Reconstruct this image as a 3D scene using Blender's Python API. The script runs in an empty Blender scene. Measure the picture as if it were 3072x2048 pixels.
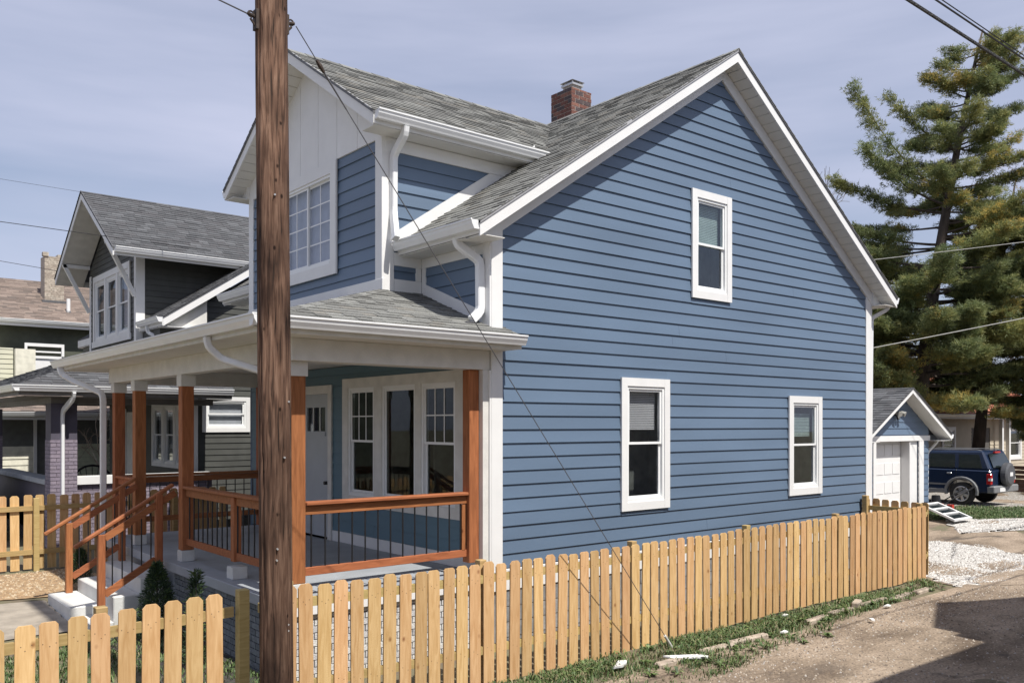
import bpy, math, random
from mathutils import Vector as V, Matrix, noise
random.seed(7)
rnd = random.uniform
SC = bpy.context.scene
COL = SC.collection
# ------------------------------------------------------------------ camera
cd = bpy.data.cameras.new('camera'); cam = bpy.data.objects.new('camera', cd); COL.objects.link(cam)
cam.location = (-7.0113, -8.7022, 0.068)
cam.rotation_euler = (math.radians(90), 0, 0.8803126 - math.pi/2)
cd.sensor_width = 36; cd.lens = 2614.5/3072*36; cd.shift_y = 0.0807
cd.clip_start = 0.1; cd.clip_end = 2000
SC.camera = cam
# ------------------------------------------------------------------ sun and sky
SUN = V((0.02, -1.0, 1.60)).normalized()
elev = math.asin(SUN.z); az = math.atan2(SUN.x, SUN.y)      # azimuth from +Y, clockwise
w = bpy.data.worlds.new("World"); SC.world = w; w.use_nodes = True
nt = w.node_tree; nt.nodes.clear()
N = nt.nodes.new; L = nt.links.new
out = N('ShaderNodeOutputWorld'); bg = N('ShaderNodeBackground'); sky = N('ShaderNodeTexSky')
sky.sky_type = 'NISHITA'; sky.sun_disc = False; sky.sun_elevation = elev; sky.sun_rotation = az
sky.air_density = 1.0; sky.dust_density = 1.5; sky.ozone_density = 3.0
tc = N('ShaderNodeTexCoord'); mp = N('ShaderNodeMapping'); mp.inputs['Scale'].default_value = (1.0, 1.0, 7.0); mp.inputs['Rotation'].default_value = (.12, .05, 0)
nz = N('ShaderNodeTexNoise'); nz.inputs['Scale'].default_value = 1.5; nz.inputs['Detail'].default_value = 5; nz.inputs['Roughness'].default_value = .5
cr = N('ShaderNodeValToRGB'); cr.color_ramp.elements[0].position = .30; cr.color_ramp.elements[1].position = .75
cr.color_ramp.elements[0].color = (.38, .38, .38, 1); cr.color_ramp.elements[1].color = (.98, .98, .98, 1)
mx = N('ShaderNodeMix'); mx.data_type = 'RGBA'
mx.inputs[7].default_value = (5.9, 6.2, 7.9, 1)             # thin high cloud veil
L(tc.outputs['Generated'], mp.inputs[0]); L(mp.outputs[0], nz.inputs['Vector']); L(nz.outputs['Fac'], cr.inputs[0])
L(cr.outputs[0], mx.inputs[0]); L(sky.outputs[0], mx.inputs[6]); L(mx.outputs[2], bg.inputs['Color'])
bg.inputs['Strength'].default_value = 0.086
L(bg.outputs[0], out.inputs[0])
sd = bpy.data.lights.new('sun', 'SUN'); sd.energy = 5.0; sd.angle = math.radians(.55); sd.color = (1, .955, .88)
so = bpy.data.objects.new('sun', sd); COL.objects.link(so); so.rotation_euler = SUN.to_track_quat('Z', 'Y').to_euler()
so.location = (0, -30, 40)
vs = SC.view_settings; vs.view_transform = 'Standard'; vs.look = 'None'; vs.gamma = 1; vs.exposure = 0.34; vs.use_curve_mapping = False
SC.render.film_transparent = False

# ------------------------------------------------------------------ materials
MATS = {}
def mat(name, col, rough=.7, scale=6, var=.12, bump=0., bscale=None, stretch=(1, 1, 1), col2=None, rand=0., metal=0., spec=.5, space='world', detail=4, hue=0.):
    if name in MATS: return MATS[name]
    m = bpy.data.materials.new(name); m.use_nodes = True; t = m.node_tree; n = t.nodes.new; l = t.links.new
    b = t.nodes['Principled BSDF']; b.inputs['Roughness'].default_value = rough; b.inputs['Metallic'].default_value = metal
    b.inputs['Specular IOR Level'].default_value = spec
    if space == 'world':
        g = n('ShaderNodeNewGeometry'); src = g.outputs['Position']
    else:
        g = n('ShaderNodeTexCoord'); src = g.outputs['Object']
    oi = n('ShaderNodeObjectInfo')
    mp_ = n('ShaderNodeMapping'); mp_.inputs['Scale'].default_value = stretch
    if space != 'world':
        vm = n('ShaderNodeVectorMath'); vm.operation = 'MULTIPLY_ADD'
        cmb = n('ShaderNodeCombineXYZ')
        for i in range(3): l(oi.outputs['Random'], cmb.inputs[i])
        l(cmb.outputs[0], vm.inputs[0]); vm.inputs[1].default_value = (37, 53, 71); l(src, vm.inputs[2]); src = vm.outputs[0]
    l(src, mp_.inputs[0])
    no = n('ShaderNodeTexNoise'); no.inputs['Scale'].default_value = scale; no.inputs['Detail'].default_value = detail
    l(mp_.outputs[0], no.inputs['Vector'])
    c1 = col2 if col2 else tuple(min(1, c*(1+var)) for c in col)
    c0 = col if col2 else tuple(c*(1-var) for c in col)
    rp = n('ShaderNodeValToRGB'); rp.color_ramp.elements[0].position = .32; rp.color_ramp.elements[1].position = .68
    rp.color_ramp.elements[0].color = (*c0, 1); rp.color_ramp.elements[1].color = (*c1, 1)
    l(no.outputs['Fac'], rp.inputs[0]); co = rp.outputs[0]
    if rand > 0 or hue > 0:
        hs = n('ShaderNodeHueSaturation')
        mr = n('ShaderNodeMapRange'); mr.inputs[3].default_value = 1-rand; mr.inputs[4].default_value = 1+rand
        l(oi.outputs['Random'], mr.inputs[0]); l(mr.outputs[0], hs.inputs['Value'])
        if hue > 0:
            wn = n('ShaderNodeTexWhiteNoise'); wn.noise_dimensions = '1D'; l(oi.outputs['Random'], wn.inputs['W'])
            m2 = n('ShaderNodeMapRange'); m2.inputs[3].default_value = .5-hue; m2.inputs[4].default_value = .5+hue
            l(wn.outputs['Value'], m2.inputs[0]); l(m2.outputs[0], hs.inputs['Hue'])
        l(co, hs.inputs['Color']); co = hs.outputs[0]
    l(co, b.inputs['Base Color'])
    if bump > 0:
        n2 = n('ShaderNodeTexNoise'); n2.inputs['Scale'].default_value = bscale or scale*3; n2.inputs['Detail'].default_value = 6
        l(mp_.outputs[0], n2.inputs['Vector'])
        bp = n('ShaderNodeBump'); bp.inputs['Strength'].default_value = min(1, bump); bp.inputs['Distance'].default_value = .02
        l(n2.outputs['Fac'], bp.inputs['Height']); l(bp.outputs[0], b.inputs['Normal'])
    MATS[name] = m; return m

def glass_mat(name, tint=(.86, .87, .87), base=.12, mul=.6):
    if name in MATS: return MATS[name]
    m = bpy.data.materials.new(name); m.use_nodes = True; t = m.node_tree; n = t.nodes.new; l = t.links.new
    t.nodes.clear(); o = n('ShaderNodeOutputMaterial'); tr = n('ShaderNodeBsdfTransparent'); tr.inputs[0].default_value = (*tint, 1)
    gl = n('ShaderNodeBsdfGlossy'); gl.inputs['Roughness'].default_value = .02; gl.inputs[0].default_value = (.9, .95, 1, 1)
    lw = n('ShaderNodeLayerWeight'); lw.inputs[0].default_value = .5; fr = n('ShaderNodeMath'); fr.operation = 'POWER'; fr.inputs[1].default_value = 4; l(lw.outputs['Facing'], fr.inputs[0]); ad = n('ShaderNodeMath'); ad.operation = 'MULTIPLY_ADD'; ad.inputs[1].default_value = mul; ad.inputs[2].default_value = base*.5
    g = n('ShaderNodeNewGeometry'); no = n('ShaderNodeTexNoise'); no.inputs['Scale'].default_value = .9; bp = n('ShaderNodeBump'); bp.inputs['Strength'].default_value = .05; bp.inputs['Distance'].default_value = .05
    l(g.outputs['Position'], no.inputs['Vector']); l(no.outputs[0], bp.inputs['Height']); l(bp.outputs[0], gl.inputs['Normal'])
    ms = n('ShaderNodeMixShader'); l(fr.outputs[0], ad.inputs[0]); l(ad.outputs[0], ms.inputs[0]); l(tr.outputs[0], ms.inputs[1]); l(gl.outputs[0], ms.inputs[2]); l(ms.outputs[0], o.inputs[0])
    MATS[name] = m; return m

def wood_mat(name, dark, light, knot, rough=.65, ax='z', rand=.12, hue=.012, knots=True):
    """board wood: stretched grain, knots, per-board tint"""
    if name in MATS: return MATS[name]
    m = bpy.data.materials.new(name); m.use_nodes = True; t = m.node_tree; n = t.nodes.new; l = t.links.new
    b = t.nodes['Principled BSDF']; b.inputs['Roughness'].default_value = rough; b.inputs['Specular IOR Level'].default_value = .25
    tc_ = n('ShaderNodeTexCoord'); oi = n('ShaderNodeObjectInfo')
    cmb = n('ShaderNodeCombineXYZ')
    for i in range(3): l(oi.outputs['Random'], cmb.inputs[i])
    vm = n('ShaderNodeVectorMath'); vm.operation = 'MULTIPLY_ADD'; vm.inputs[1].default_value = (37, 53, 71)
    l(cmb.outputs[0], vm.inputs[0]); l(tc_.outputs['Object'], vm.inputs[2])
    mp_ = n('ShaderNodeMapping'); mp_.inputs['Scale'].default_value = {'z': (1, 1, .1), 'x': (.1, 1, 1), 'y': (1, .1, 1)}[ax]
    l(vm.outputs[0], mp_.inputs[0])
    no = n('ShaderNodeTexNoise'); no.inputs['Scale'].default_value = 26; no.inputs['Detail'].default_value = 4; no.inputs['Distortion'].default_value = 1.2
    l(mp_.outputs[0], no.inputs['Vector'])
    rp = n('ShaderNodeValToRGB'); rp.color_ramp.elements[0].position = .3; rp.color_ramp.elements[1].position = .7
    rp.color_ramp.elements[0].color = (*dark, 1); rp.color_ramp.elements[1].color = (*light, 1)
    l(no.outputs['Fac'], rp.inputs[0]); co = rp.outputs[0]
    if knots:
        vo = n('ShaderNodeTexVoronoi'); vo.inputs['Scale'].default_value = 3.3
        mp2 = n('ShaderNodeMapping'); mp2.inputs['Scale'].default_value = {'z': (1, 1, .75), 'x': (.75, 1, 1), 'y': (1, .75, 1)}[ax]
        l(vm.outputs[0], mp2.inputs[0]); l(mp2.outputs[0], vo.inputs['Vector'])
        r2 = n('ShaderNodeValToRGB'); r2.color_ramp.elements[0].position = .02; r2.color_ramp.elements[0].color = (.85, .85, .85, 1)
        r2.color_ramp.elements[1].position = .085; r2.color_ramp.elements[1].color = (0, 0, 0, 1)
        l(vo.outputs['Distance'], r2.inputs[0])
        mk = n('ShaderNodeMix'); mk.data_type = 'RGBA'; mk.inputs[7].default_value = (*knot, 1)
        l(r2.outputs[0], mk.inputs[0]); l(co, mk.inputs[6]); co = mk.outputs[2]
    hs = n('ShaderNodeHueSaturation'); mr = n('ShaderNodeMapRange'); mr.inputs[3].default_value = 1-rand; mr.inputs[4].default_value = 1+rand
    l(oi.outputs['Random'], mr.inputs[0]); l(mr.outputs[0], hs.inputs['Value'])
    wn = n('ShaderNodeTexWhiteNoise'); wn.noise_dimensions = '1D'; l(oi.outputs['Random'], wn.inputs['W'])
    m2 = n('ShaderNodeMapRange'); m2.inputs[3].default_value = .5-hue; m2.inputs[4].default_value = .5+hue
    l(wn.outputs['Value'], m2.inputs[0]); l(m2.outputs[0], hs.inputs['Hue']); l(co, hs.inputs['Color'])
    l(hs.outputs[0], b.inputs['Base Color'])
    bp = n('ShaderNodeBump'); bp.inputs['Strength'].default_value = .25; bp.inputs['Distance'].default_value = .004
    l(no.outputs['Fac'], bp.inputs['Height']); l(bp.outputs[0], b.inputs['Normal'])
    MATS[name] = m; return m

WHITE = mat('white_paint', (.70, .70, .695), .45, 3, .03, bump=.05, bscale=60)
WHITE2 = mat('aged_white_paint', (.62, .61, .58), .5, 5, .08, bump=.1, bscale=50)
SOFF = mat('soffit_vinyl', (.66, .65, .62), .5, 3, .03)
VINYL = mat('window_vinyl', (.76, .77, .77), .35, 3, .02)
GUT = mat('gutter_aluminium', (.72, .73, .74), .3, 4, .03, spec=.6)
BLUE = mat('blue_siding_paint', (.106, .155, .228), .5, .55, .09, bump=.06, bscale=90, rand=.055, stretch=(.6, .6, 3), detail=2)
BLUE2 = mat('teal_porch_paint', (.095, .17, .22), .55, .8, .05, rand=.02)
DARKSID = mat('charcoal_siding', (.055, .057, .052), .6, 3, .15, rand=.08)
PICK = wood_mat('picket_pine', (.46, .275, .120), (.60, .40, .205), (.20, .08, .028), rand=.17, hue=.009)
RAILW = wood_mat('treated_rail_wood', (.33, .235, .095), (.45, .33, .15), (.2, .1, .04), ax='x', hue=.01)
STAIN = wood_mat('orange_stain_wood', (.23, .080, .033), (.38, .140, .058), (.10, .03, .01), rand=.1, hue=.008)
STAINX = wood_mat('orange_stain_rail', (.23, .080, .033), (.38, .140, .058), (.10, .03, .01), ax='x', rand=.06, hue=.006)
IRON = mat('black_iron', (.016, .016, .018), .45, 10, .1, metal=.2)
CONCRETE_P = mat('grey_painted_concrete', (.30, .32, .345), .6, 2.5, .1, bump=.08, bscale=30)
CONC_W = mat('white_painted_concrete', (.56, .56, .54), .65, 5, .07, bump=.15, bscale=40)
CONC = mat('bare_concrete', (.28, .245, .20), .85, 4, .22, bump=.3, bscale=30)
INTER = mat('dark_interior', (.15, .158, .15), .9, 3, .5)
BLINDM = mat('blind_slats', (.68, .68, .72), .5, 3, .04)
CURT = mat('white_curtain', (.62, .63, .68), .9, 6, .08)
GLASS = glass_mat('window_glass')
GLASS_D = glass_mat('window_glass_dim', (.85, .87, .9), .04, .3); GLASS_P = glass_mat('porch_window_glass', (.7, .72, .7), .06, .22)
LEAD = mat('metal_flashing', (.12, .12, .125), .5, 8, .2, metal=.4)
BRICKS = [mat('brick_red', (.14, .056, .042), .85, 25, .3, bump=.3, bscale=70), mat('brick_dark', (.07, .05, .052), .85, 25, .3, bump=.3, bscale=70), mat('brick_orange', (.20, .09, .065), .85, 25, .25, bump=.3, bscale=70)]
MORTAR = mat('mortar', (.42, .37, .33), .95, 30, .2, bump=.3)
SH = [mat('shingle_light', (.205, .207, .195), .95, 60, .28, bump=.5, bscale=160), mat('shingle_mid', (.172, .173, .164), .95, 60, .28, bump=.5, bscale=160),
      mat('shingle_dark', (.128, .128, .121), .95, 60, .3, bump=.5, bscale=160), mat('shingle_tan', (.185, .178, .160), .95, 60, .28, bump=.5, bscale=160)]
SHD = [mat('slate_shingle_%d' % i, c, .95, 60, .25, bump=.4, bscale=150) for i, c in enumerate([(.085, .088, .094), (.065, .067, .072), (.105, .108, .115), (.075, .075, .08)])]
SHB = [mat('brown_shingle_%d' % i, c, .95, 60, .25, bump=.4, bscale=150) for i, c in enumerate([(.20, .155, .130), (.16, .125, .105), (.235, .185, .155), (.13, .105, .09)])]

# ------------------------------------------------------------------ mesh helpers
WL = {}
class Fr:                                   # wall frame: O + u*U + z*Z + n*N
    def __init__(s, O, U, Nn, Z=(0, 0, 1)): s.O = V(O); s.U = V(U).normalized(); s.N = V(Nn).normalized(); s.Z = V(Z).normalized()
    def p(s, u, z, n=0.): return s.O + s.U*u + s.Z*z + s.N*n
WORLD = Fr((0, 0, 0), (1, 0, 0), (0, 1, 0))
class MB:
    def __init__(s): s.v = []; s.f = []; s.m = []
    def hexa(s, p, mi=0):                   # 8 points: bottom loop 0-3, top loop 4-7
        b = len(s.v); s.v += [V(q) for q in p]
        for q in ((0, 3, 2, 1), (4, 5, 6, 7), (0, 1, 5, 4), (1, 2, 6, 5), (2, 3, 7, 6), (3, 0, 4, 7)): s.f.append([b+i for i in q]); s.m.append(mi)
        return s
    def bx(s, x0, x1, y0, y1, z0, z1, mi=0):
        return s.hexa([(x0, y0, z0), (x1, y0, z0), (x1, y1, z0), (x0, y1, z0), (x0, y0, z1), (x1, y0, z1), (x1, y1, z1), (x0, y1, z1)], mi)
    def fb(s, F, u0, u1, z0, z1, n0, n1, mi=0):
        return s.hexa([F.p(u0, z0, n0), F.p(u1, z0, n0), F.p(u1, z0, n1), F.p(u0, z0, n1), F.p(u0, z1, n0), F.p(u1, z1, n0), F.p(u1, z1, n1), F.p(u0, z1, n1)], mi)
    def prism(s, pts, d, mi=0):             # polygon extruded by vector d
        b = len(s.v); n = len(pts); d = V(d); s.v += [V(q) for q in pts] + [V(q)+d for q in pts]
        s.f.append(list(range(b, b+n))); s.f.append(list(range(b+2*n-1, b+n-1, -1))); s.m += [mi, mi]
        for i in range(n):
            j = (i+1) % n; s.f.append([b+i, b+n+i, b+n+j, b+j]); s.m.append(mi)
        return s
    def quad(s, pts, mi=0):
        b = len(s.v); s.v += [V(q) for q in pts]; s.f.append(list(range(b, b+len(pts)))); s.m.append(mi); return s
    def sweep(s, path, prof, ref=(0, 0, 1), mi=0, scales=None, cap=True):
        path = [V(q) for q in path]; n = len(prof); b = len(s.v); ref = V(ref)
        for i, p in enumerate(path):
            a = path[max(i-1, 0)]; c = path[min(i+1, len(path)-1)]; t = (c-a).normalized()
            if 0 < i < len(path)-1:
                t1 = (p-a).normalized(); t2 = (c-p).normalized(); t = (t1+t2).normalized(); k = 1/max(.5, t.dot(t1))
            else: k = 1
            x = ref.cross(t)
            if x.length < 1e-4: x = V((1, 0, 0)).cross(t)
            x.normalize(); y = t.cross(x); sc = scales[i] if scales else 1
            for (u, w_) in prof: s.v.append(p + x*u*sc + y*w_*sc*k)
        for i in range(len(path)-1):
            for j in range(n):
                k2 = (j+1) % n; s.f.append([b+i*n+j, b+i*n+k2, b+(i+1)*n+k2, b+(i+1)*n+j]); s.m.append(mi)
        if cap:
            s.f.append([b+j for j in range(n)][::-1]); s.f.append([b+(len(path)-1)*n+j for j in range(n)]); s.m += [mi, mi]
        return s
    def tube(s, path, r, seg=8, mi=0, scales=None): return s.sweep(path, [(r*math.cos(2*math.pi*i/seg), r*math.sin(2*math.pi*i/seg)) for i in range(seg)], (.13, .2, .97), mi, scales)
    def cyl(s, a, b_, r0, r1=None, seg=12, mi=0): return s.tube([a, b_], 1, seg, mi, [r0, r1 if r1 is not None else r0])
    def build(s, name, mats, parent=None, smooth=False, bevel=0, origin=None, **kw):
        if not isinstance(mats, (list, tuple)): mats = [mats]
        if origin is None:
            xs = [q.x for q in s.v]; ys = [q.y for q in s.v]; zs = [q.z for q in s.v]
            c = V(((min(xs)+max(xs))/2, (min(ys)+max(ys))/2, min(zs)))
        else: c = V(origin)
        me = bpy.data.meshes.new(name); me.from_pydata([q-c for q in s.v], [], s.f); me.polygons.foreach_set('material_index', s.m)
        for m_ in mats: me.materials.append(m_)
        if smooth: me.polygons.foreach_set('use_smooth', [True]*len(s.f))
        import bmesh
        bm = bmesh.new(); bm.from_mesh(me); bmesh.ops.recalc_face_normals(bm, faces=bm.faces)
        if bevel: bmesh.ops.bevel(bm, geom=bm.edges[:], offset=bevel, segments=1, affect='EDGES', clamp_overlap=True)
        bm.to_mesh(me); bm.free()
        return place(name, me, c, parent, **kw)
def place(name, me, loc, parent=None, rot=None, label=None, cat=None, group=None, kind=None):
    o = bpy.data.objects.new(name, me); COL.objects.link(o); o.location = loc; WL[o.name] = V(loc)
    if rot is not None: o.rotation_euler = rot
    if parent is not None: o.parent = parent; o.matrix_parent_inverse = Matrix.Translation(-WL[parent.name])
    if label: o['label'] = label
    if cat: o['category'] = cat
    if group: o['group'] = group
    if kind: o['kind'] = kind
    return o
def thing(name, loc, label, cat, group=None): return place(name, None, V(loc), label=label, cat=cat, group=group)
def rect(w_, h): return [(-w_/2, -h/2), (w_/2, -h/2), (w_/2, h/2), (-w_/2, h/2)]

def cut(lo, hi, ops, z0, z1, e=.0):
    """split a board course by openings -> list of boxes (u0,u1,z0,z1)"""
    segs = [(lo, hi)]; extra = []
    for (a, b, c, d) in ops:
        if z1 <= c or z0 >= d: continue
        new = []
        for (p, q) in segs:
            if b <= p or a >= q: new.append((p, q)); continue
            if a > p: new.append((p, a))
            if b < q: new.append((b, q))
            if z0 < c: extra.append((max(a, p), min(b, q), z0, c))
            if z1 > d: extra.append((max(a, p), min(b, q), d, z1))
        segs = new
    return segs, extra
R9 = random.Random(4); CAULK = mat('caulk', (.07, .10, .15), .7)
def siding(parent, F, lim, zs, ze, ex, mats, ops=(), wall=None, thick=.022, zref=None, single=True, wt=.1):
    """lap siding: lim(z)->(u_lo,u_hi); each course one object"""
    z = zs; joined = MB()
    while z < ze - .01:
        z1 = min(z+ex, ze); a0, b0 = lim(z); a1, b1 = lim(z1)
        if b0-a0 < .03: z = z1; continue
        if b1 < a1: a1 = b1 = (a0+b0)/2
        segs, extra = cut(min(a0, a1), max(b0, b1), ops, z, z1)
        tr = thick*(1-(z1-z)/ex)
        for k, (p, q) in enumerate(segs):
            lp = abs(p-min(a0, a1)) < 1e-6; rp_ = abs(q-max(b0, b1)) < 1e-6
            pb, pt = (a0, a1) if lp else (p, p); qb, qt = (b0, b1) if rp_ else (q, q)
            if qb-pb < .01: continue
            mb = MB() if single else joined
            th = thick + rnd(-.0015, .0015)
            mb.hexa([F.p(pb, z+.004, 0), F.p(qb, z+.004, 0), F.p(qb, z+.004, th), F.p(pb, z+.004, th), F.p(pt, z1, 0), F.p(qt, z1, 0), F.p(qt, z1+.0, .003+tr*.6), F.p(pt, z1, .003+tr*.6)])
            if single: mb.build('siding_board', mats, parent)
            if single and qb-pb > 4 and R9.random() < .4:
                ju = pb+(qb-pb)*R9.uniform(.3, .7); MB().hexa([F.p(ju-.002, z+.004, .005), F.p(ju+.002, z+.004, .005), F.p(ju+.002, z+.004, th+.0012), F.p(ju-.002, z+.004, th+.0012), F.p(ju-.002, z1, .002), F.p(ju+.002, z1, .002), F.p(ju+.002, z1, .0045+tr*.6), F.p(ju-.002, z1, .0045+tr*.6)]).build('caulked_joint', CAULK, parent)
            if k == 0:
                for (e0, e1, e2, e3) in extra:
                    t0 = th*(1-(e2-z)/ex); t1 = th*(1-(e3-z)/ex)+.003; mb = MB() if single else joined
                    mb.hexa([F.p(e0, e2, 0), F.p(e1, e2, 0), F.p(e1, e2, t0), F.p(e0, e2, t0), F.p(e0, e3, 0), F.p(e1, e3, 0), F.p(e1, e3, t1), F.p(e0, e3, t1)])
                    if single: mb.build('siding_board', mats, parent)
            if wall is not None:
                wall.hexa([F.p(pb, z, -wt), F.p(qb, z, -wt), F.p(qb, z, -.002), F.p(pb, z, -.002), F.p(pt, z1, -wt), F.p(qt, z1, -wt), F.p(qt, z1, -.002), F.p(pt, z1, -.002)])
        if wall is not None:
            for (e0, e1, e2, e3) in extra: wall.fb(F, e0, e1, e2, e3, -wt, -.002)
        z = z1
    if not single: joined.build('siding', mats, parent)

def window(parent, F, u0, u1, z0, z1, tw=.11, n0=.0, grid=None, gridb=None, blind=None, style='hung', tmat=None, glass=None, depth=.5, room=True, sill=False, label=None, head=None, nt_=.03):
    """white trimmed window; outer trim rectangle u0..u1, z0..z1; opening behind it already cut"""
    tm = tmat or WHITE; hd = head or tw
    t = MB()
    t.fb(F, u0, u0+tw, z0, z1, n0, n0+nt_); t.fb(F, u1-tw, u1, z0, z1, n0, n0+nt_)
    t.fb(F, u0+tw+.0005, u1-tw-.0005, z1-hd, z1, n0, n0+nt_-.002); t.fb(F, u0+tw+.0005, u1-tw-.0005, z0, z0+tw, n0, n0+nt_-.002)
    wn = t.build('window', tm, parent, label=label)
    a, b, c, d = u0+tw, u1-tw, z0+tw, z1-hd; f = .04
    m = MB()
    m.fb(F, a, a+f, c, d, -.06, n0+.012); m.fb(F, b-f, b, c, d, -.06, n0+.012); m.fb(F, a+f, b-f, d-f, d, -.06, n0+.011); m.fb(F, a+f, b-f, c, c+f*1.3, -.06, n0+.016)
    m.build('frame', VINYL, wn)
    a += f; b -= f; c += f*1.3; d -= f; s = .035; mid = (c+d)/2
    gm = glass or GLASS
    def sash(p, q, r, s_, no, g):
        k = MB(); k.fb(F, p, p+s, r, s_, no-.02, no); k.fb(F, q-s, q, r, s_, no-.02, no); k.fb(F, p+s, q-s, r, r+s, no-.02, no-.001); k.fb(F, p+s, q-s, s_-s, s_, no-.02, no-.001)
        k.build('sash', VINYL, wn)
        MB().fb(F, p+s, q-s, r+s, s_-s, no-.013, no-.009).build('pane', gm, wn)
        if g:
            k = MB(); cx_, rz = g
            for i in range(1, cx_): x = p+s+(q-p-2*s)*i/cx_; k.fb(F, x-.009, x+.009, r+s, s_-s, no-.008, no-.002)
            for i in range(1, rz): z = r+s+(s_-r-2*s)*i/rz; k.fb(F, p+s, q-s, z-.009, z+.009, no-.0075, no-.0025)
            k.build('muntin_grid', VINYL, wn)
    if style == 'hung':
        sash(a, b, mid-.01, d, n0-.008, grid); sash(a, b, c, mid+.025, n0-.034, gridb)
    elif style == 'slider':
        m_ = (a+b)/2; sash(a, m_+.02, c, d, n0-.034, grid); sash(m_-.02, b, c, d, n0-.008, grid)
    else: sash(a, b, c, d, n0-.01, grid)
    if blind:
        zb = d-(d-c)*blind[0]; z2 = d-(d-c)*blind[1]; k = MB(); zz = z2; nb = -.10
        while zz > zb: k.fb(F, a+.02, b-.02, zz-.022, zz-.004, nb-.004, nb+.003); zz -= .026
        k.build('blind', blind[2] if len(blind) > 2 else BLINDM, wn)
    if room:
        k = MB(); e = .02
        k.fb(F, a-.3, b+.3, c-.3, d+.3, -depth-.02, -depth); k.fb(F, a-.32, a-.3, c-.3, d+.3, -depth, -.102); k.fb(F, b+.3, b+.32, c-.3, d+.3, -depth, -.102)
        k.fb(F, a-.3, b+.3, c-.32, c-.3, -depth, -.102); k.fb(F, a-.3, b+.3, d+.3, d+.32, -depth, -.102)
        k.build('room_behind_glass', INTER, wn)
    return wn

GP = [(0, 0), (.075, 0), (.085, .022), (.108, .062), (.116, .098), (.128, .104), (.128, .122), (.112, .122), (.106, .108), (0, .108)]
def gutter(parent, a, b, nrm, mat_=None, name='gutter', caps=True):
    """K-style gutter; a,b = lower back corner ends"""
    a = V(a); b = V(b); nrm = V(nrm).normalized(); m = MB()
    m.prism([a+nrm*p+V((0, 0, q)) for p, q in GP], b-a)
    return m.build(name, mat_ or GUT, parent)
def spout(parent, path, ref=(0, 1, 0), w_=.078, d=.058, mat_=None, name='downspout'):
    pts = [V(q) for q in path]; sm = [pts[0]]
    for i in range(1, len(pts)-1):             # round the elbows
        a, b, c = pts[i-1], pts[i], pts[i+1]; r = min(.06, (b-a).length*.4, (c-b).length*.4)
        p0 = b+(a-b).normalized()*r; p1 = b+(c-b).normalized()*r
        sm += [p0, (p0+p1+b*2)/4, p1]
    sm.append(pts[-1]); e = .012
    prof = [(-w_/2+e, -d/2), (w_/2-e, -d/2), (w_/2, -d/2+e), (w_/2, d/2-e), (w_/2-e, d/2), (-w_/2+e, d/2), (-w_/2, d/2-e), (-w_/2, -d/2+e)]
    return MB().sweep(sm, prof, ref).build(name, mat_ or GUT, parent)

TABC = {}
def shingles(parent, F, poly, mats, single=0, row=.135, stuff_name='shingle_field', thick=.011, small=(.17, .2, .24, .28, .33), region=None, weights=(3, 4, 3, 1)):
    """F: roof frame (U along eave, Z up slope, N normal); poly [(u,s)..] convex. first `single` tabs in region are objects"""
    smin = min(p[1] for p in poly); smax = max(p[1] for p in poly); s = smin; fld = MB(); cnt = 0; R = random.Random(int(F.O.x*100+F.O.y*10+len(poly)))
    def iv(sv):
        xs = []
        for i in range(len(poly)):
            (a, b), (c, d) = poly[i], poly[(i+1) % len(poly)]
            if abs(d-b) < 1e-9:
                if abs(sv-b) < 1e-6: xs += [a, c]
                continue
            t = (sv-b)/(d-b)
            if -1e-6 <= t <= 1+1e-6: xs.append(a+(c-a)*t)
        return (min(xs), max(xs)) if xs else None
    flip = F.U.cross(F.Z).dot(F.N) < 0; rot = Matrix((-F.U if flip else F.U, F.Z, F.N)).transposed().to_euler()
    while s < smax-.02:
        s1 = min(s+row, smax); i0 = iv(s+1e-5); i1 = iv(s1-1e-5)
        if not i0 or not i1: s = s1; continue
        u = min(i0[0], i1[0])-R.random()*.3; hi = max(i0[1], i1[1])
        while u < hi:
            wd = R.choice(small); g = .004; mi = R.choices(range(4), weights)[0]; th = thick*R.choice((.75, 1, 1.45))
            ua, ub = u+g, u+wd
            ba, bb = max(ua, i0[0]), min(ub, i0[1]); ta, tb = max(ua, i1[0]), min(ub, i1[1])
            if ta > tb: ta = tb = min(max((ta+tb)/2, i1[0]), i1[1])
            if bb-ba > .02 and tb-ta > -1e-6:
                full = abs(ba-ua)+abs(bb-ub)+abs(ta-ua)+abs(tb-ub) < 1e-6 and s1-s > row-1e-6
                sg = cnt < single and (region is None or region((ba+bb)/2, s))
                if sg:
                    cnt += 1
                    if full:
                        key = (wd, mi, round(th, 4), row, mats[0].name)
                        if key not in TABC:
                            W2 = wd-g; m = MB().hexa([(0, 0, 0), (W2, 0, 0), (W2, row+.05, -.004), (0, row+.05, -.004), (0, 0, th), (W2, 0, th), (W2, row+.05, 0), (0, row+.05, 0)])
                            me = bpy.data.meshes.new('shingle'); me.from_pydata(m.v, [], m.f); me.materials.append(mats[mi]); TABC[key] = me
                        place('shingle', TABC[key], F.p(ub if flip else ua, s), parent, rot)
                    else:
                        MB().hexa([F.p(ba, s, -.004), F.p(bb, s, -.004), F.p(tb, s1, -.004), F.p(ta, s1, -.004), F.p(ba, s, th), F.p(bb, s, th), F.p(tb, s1, .001), F.p(ta, s1, .001)]).build('shingle', mats[mi], parent)
                else:
                    fld.hexa([F.p(ba, s, -.004), F.p(bb, s, -.004), F.p(tb, s1, -.004), F.p(ta, s1, -.004), F.p(ba, s, th), F.p(bb, s, th), F.p(tb, s1, .001), F.p(ta, s1, .001)], mi)
            u += wd
        s = s1
    if fld.v: fld.build(stuff_name, mats, parent, kind='stuff')

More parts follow.
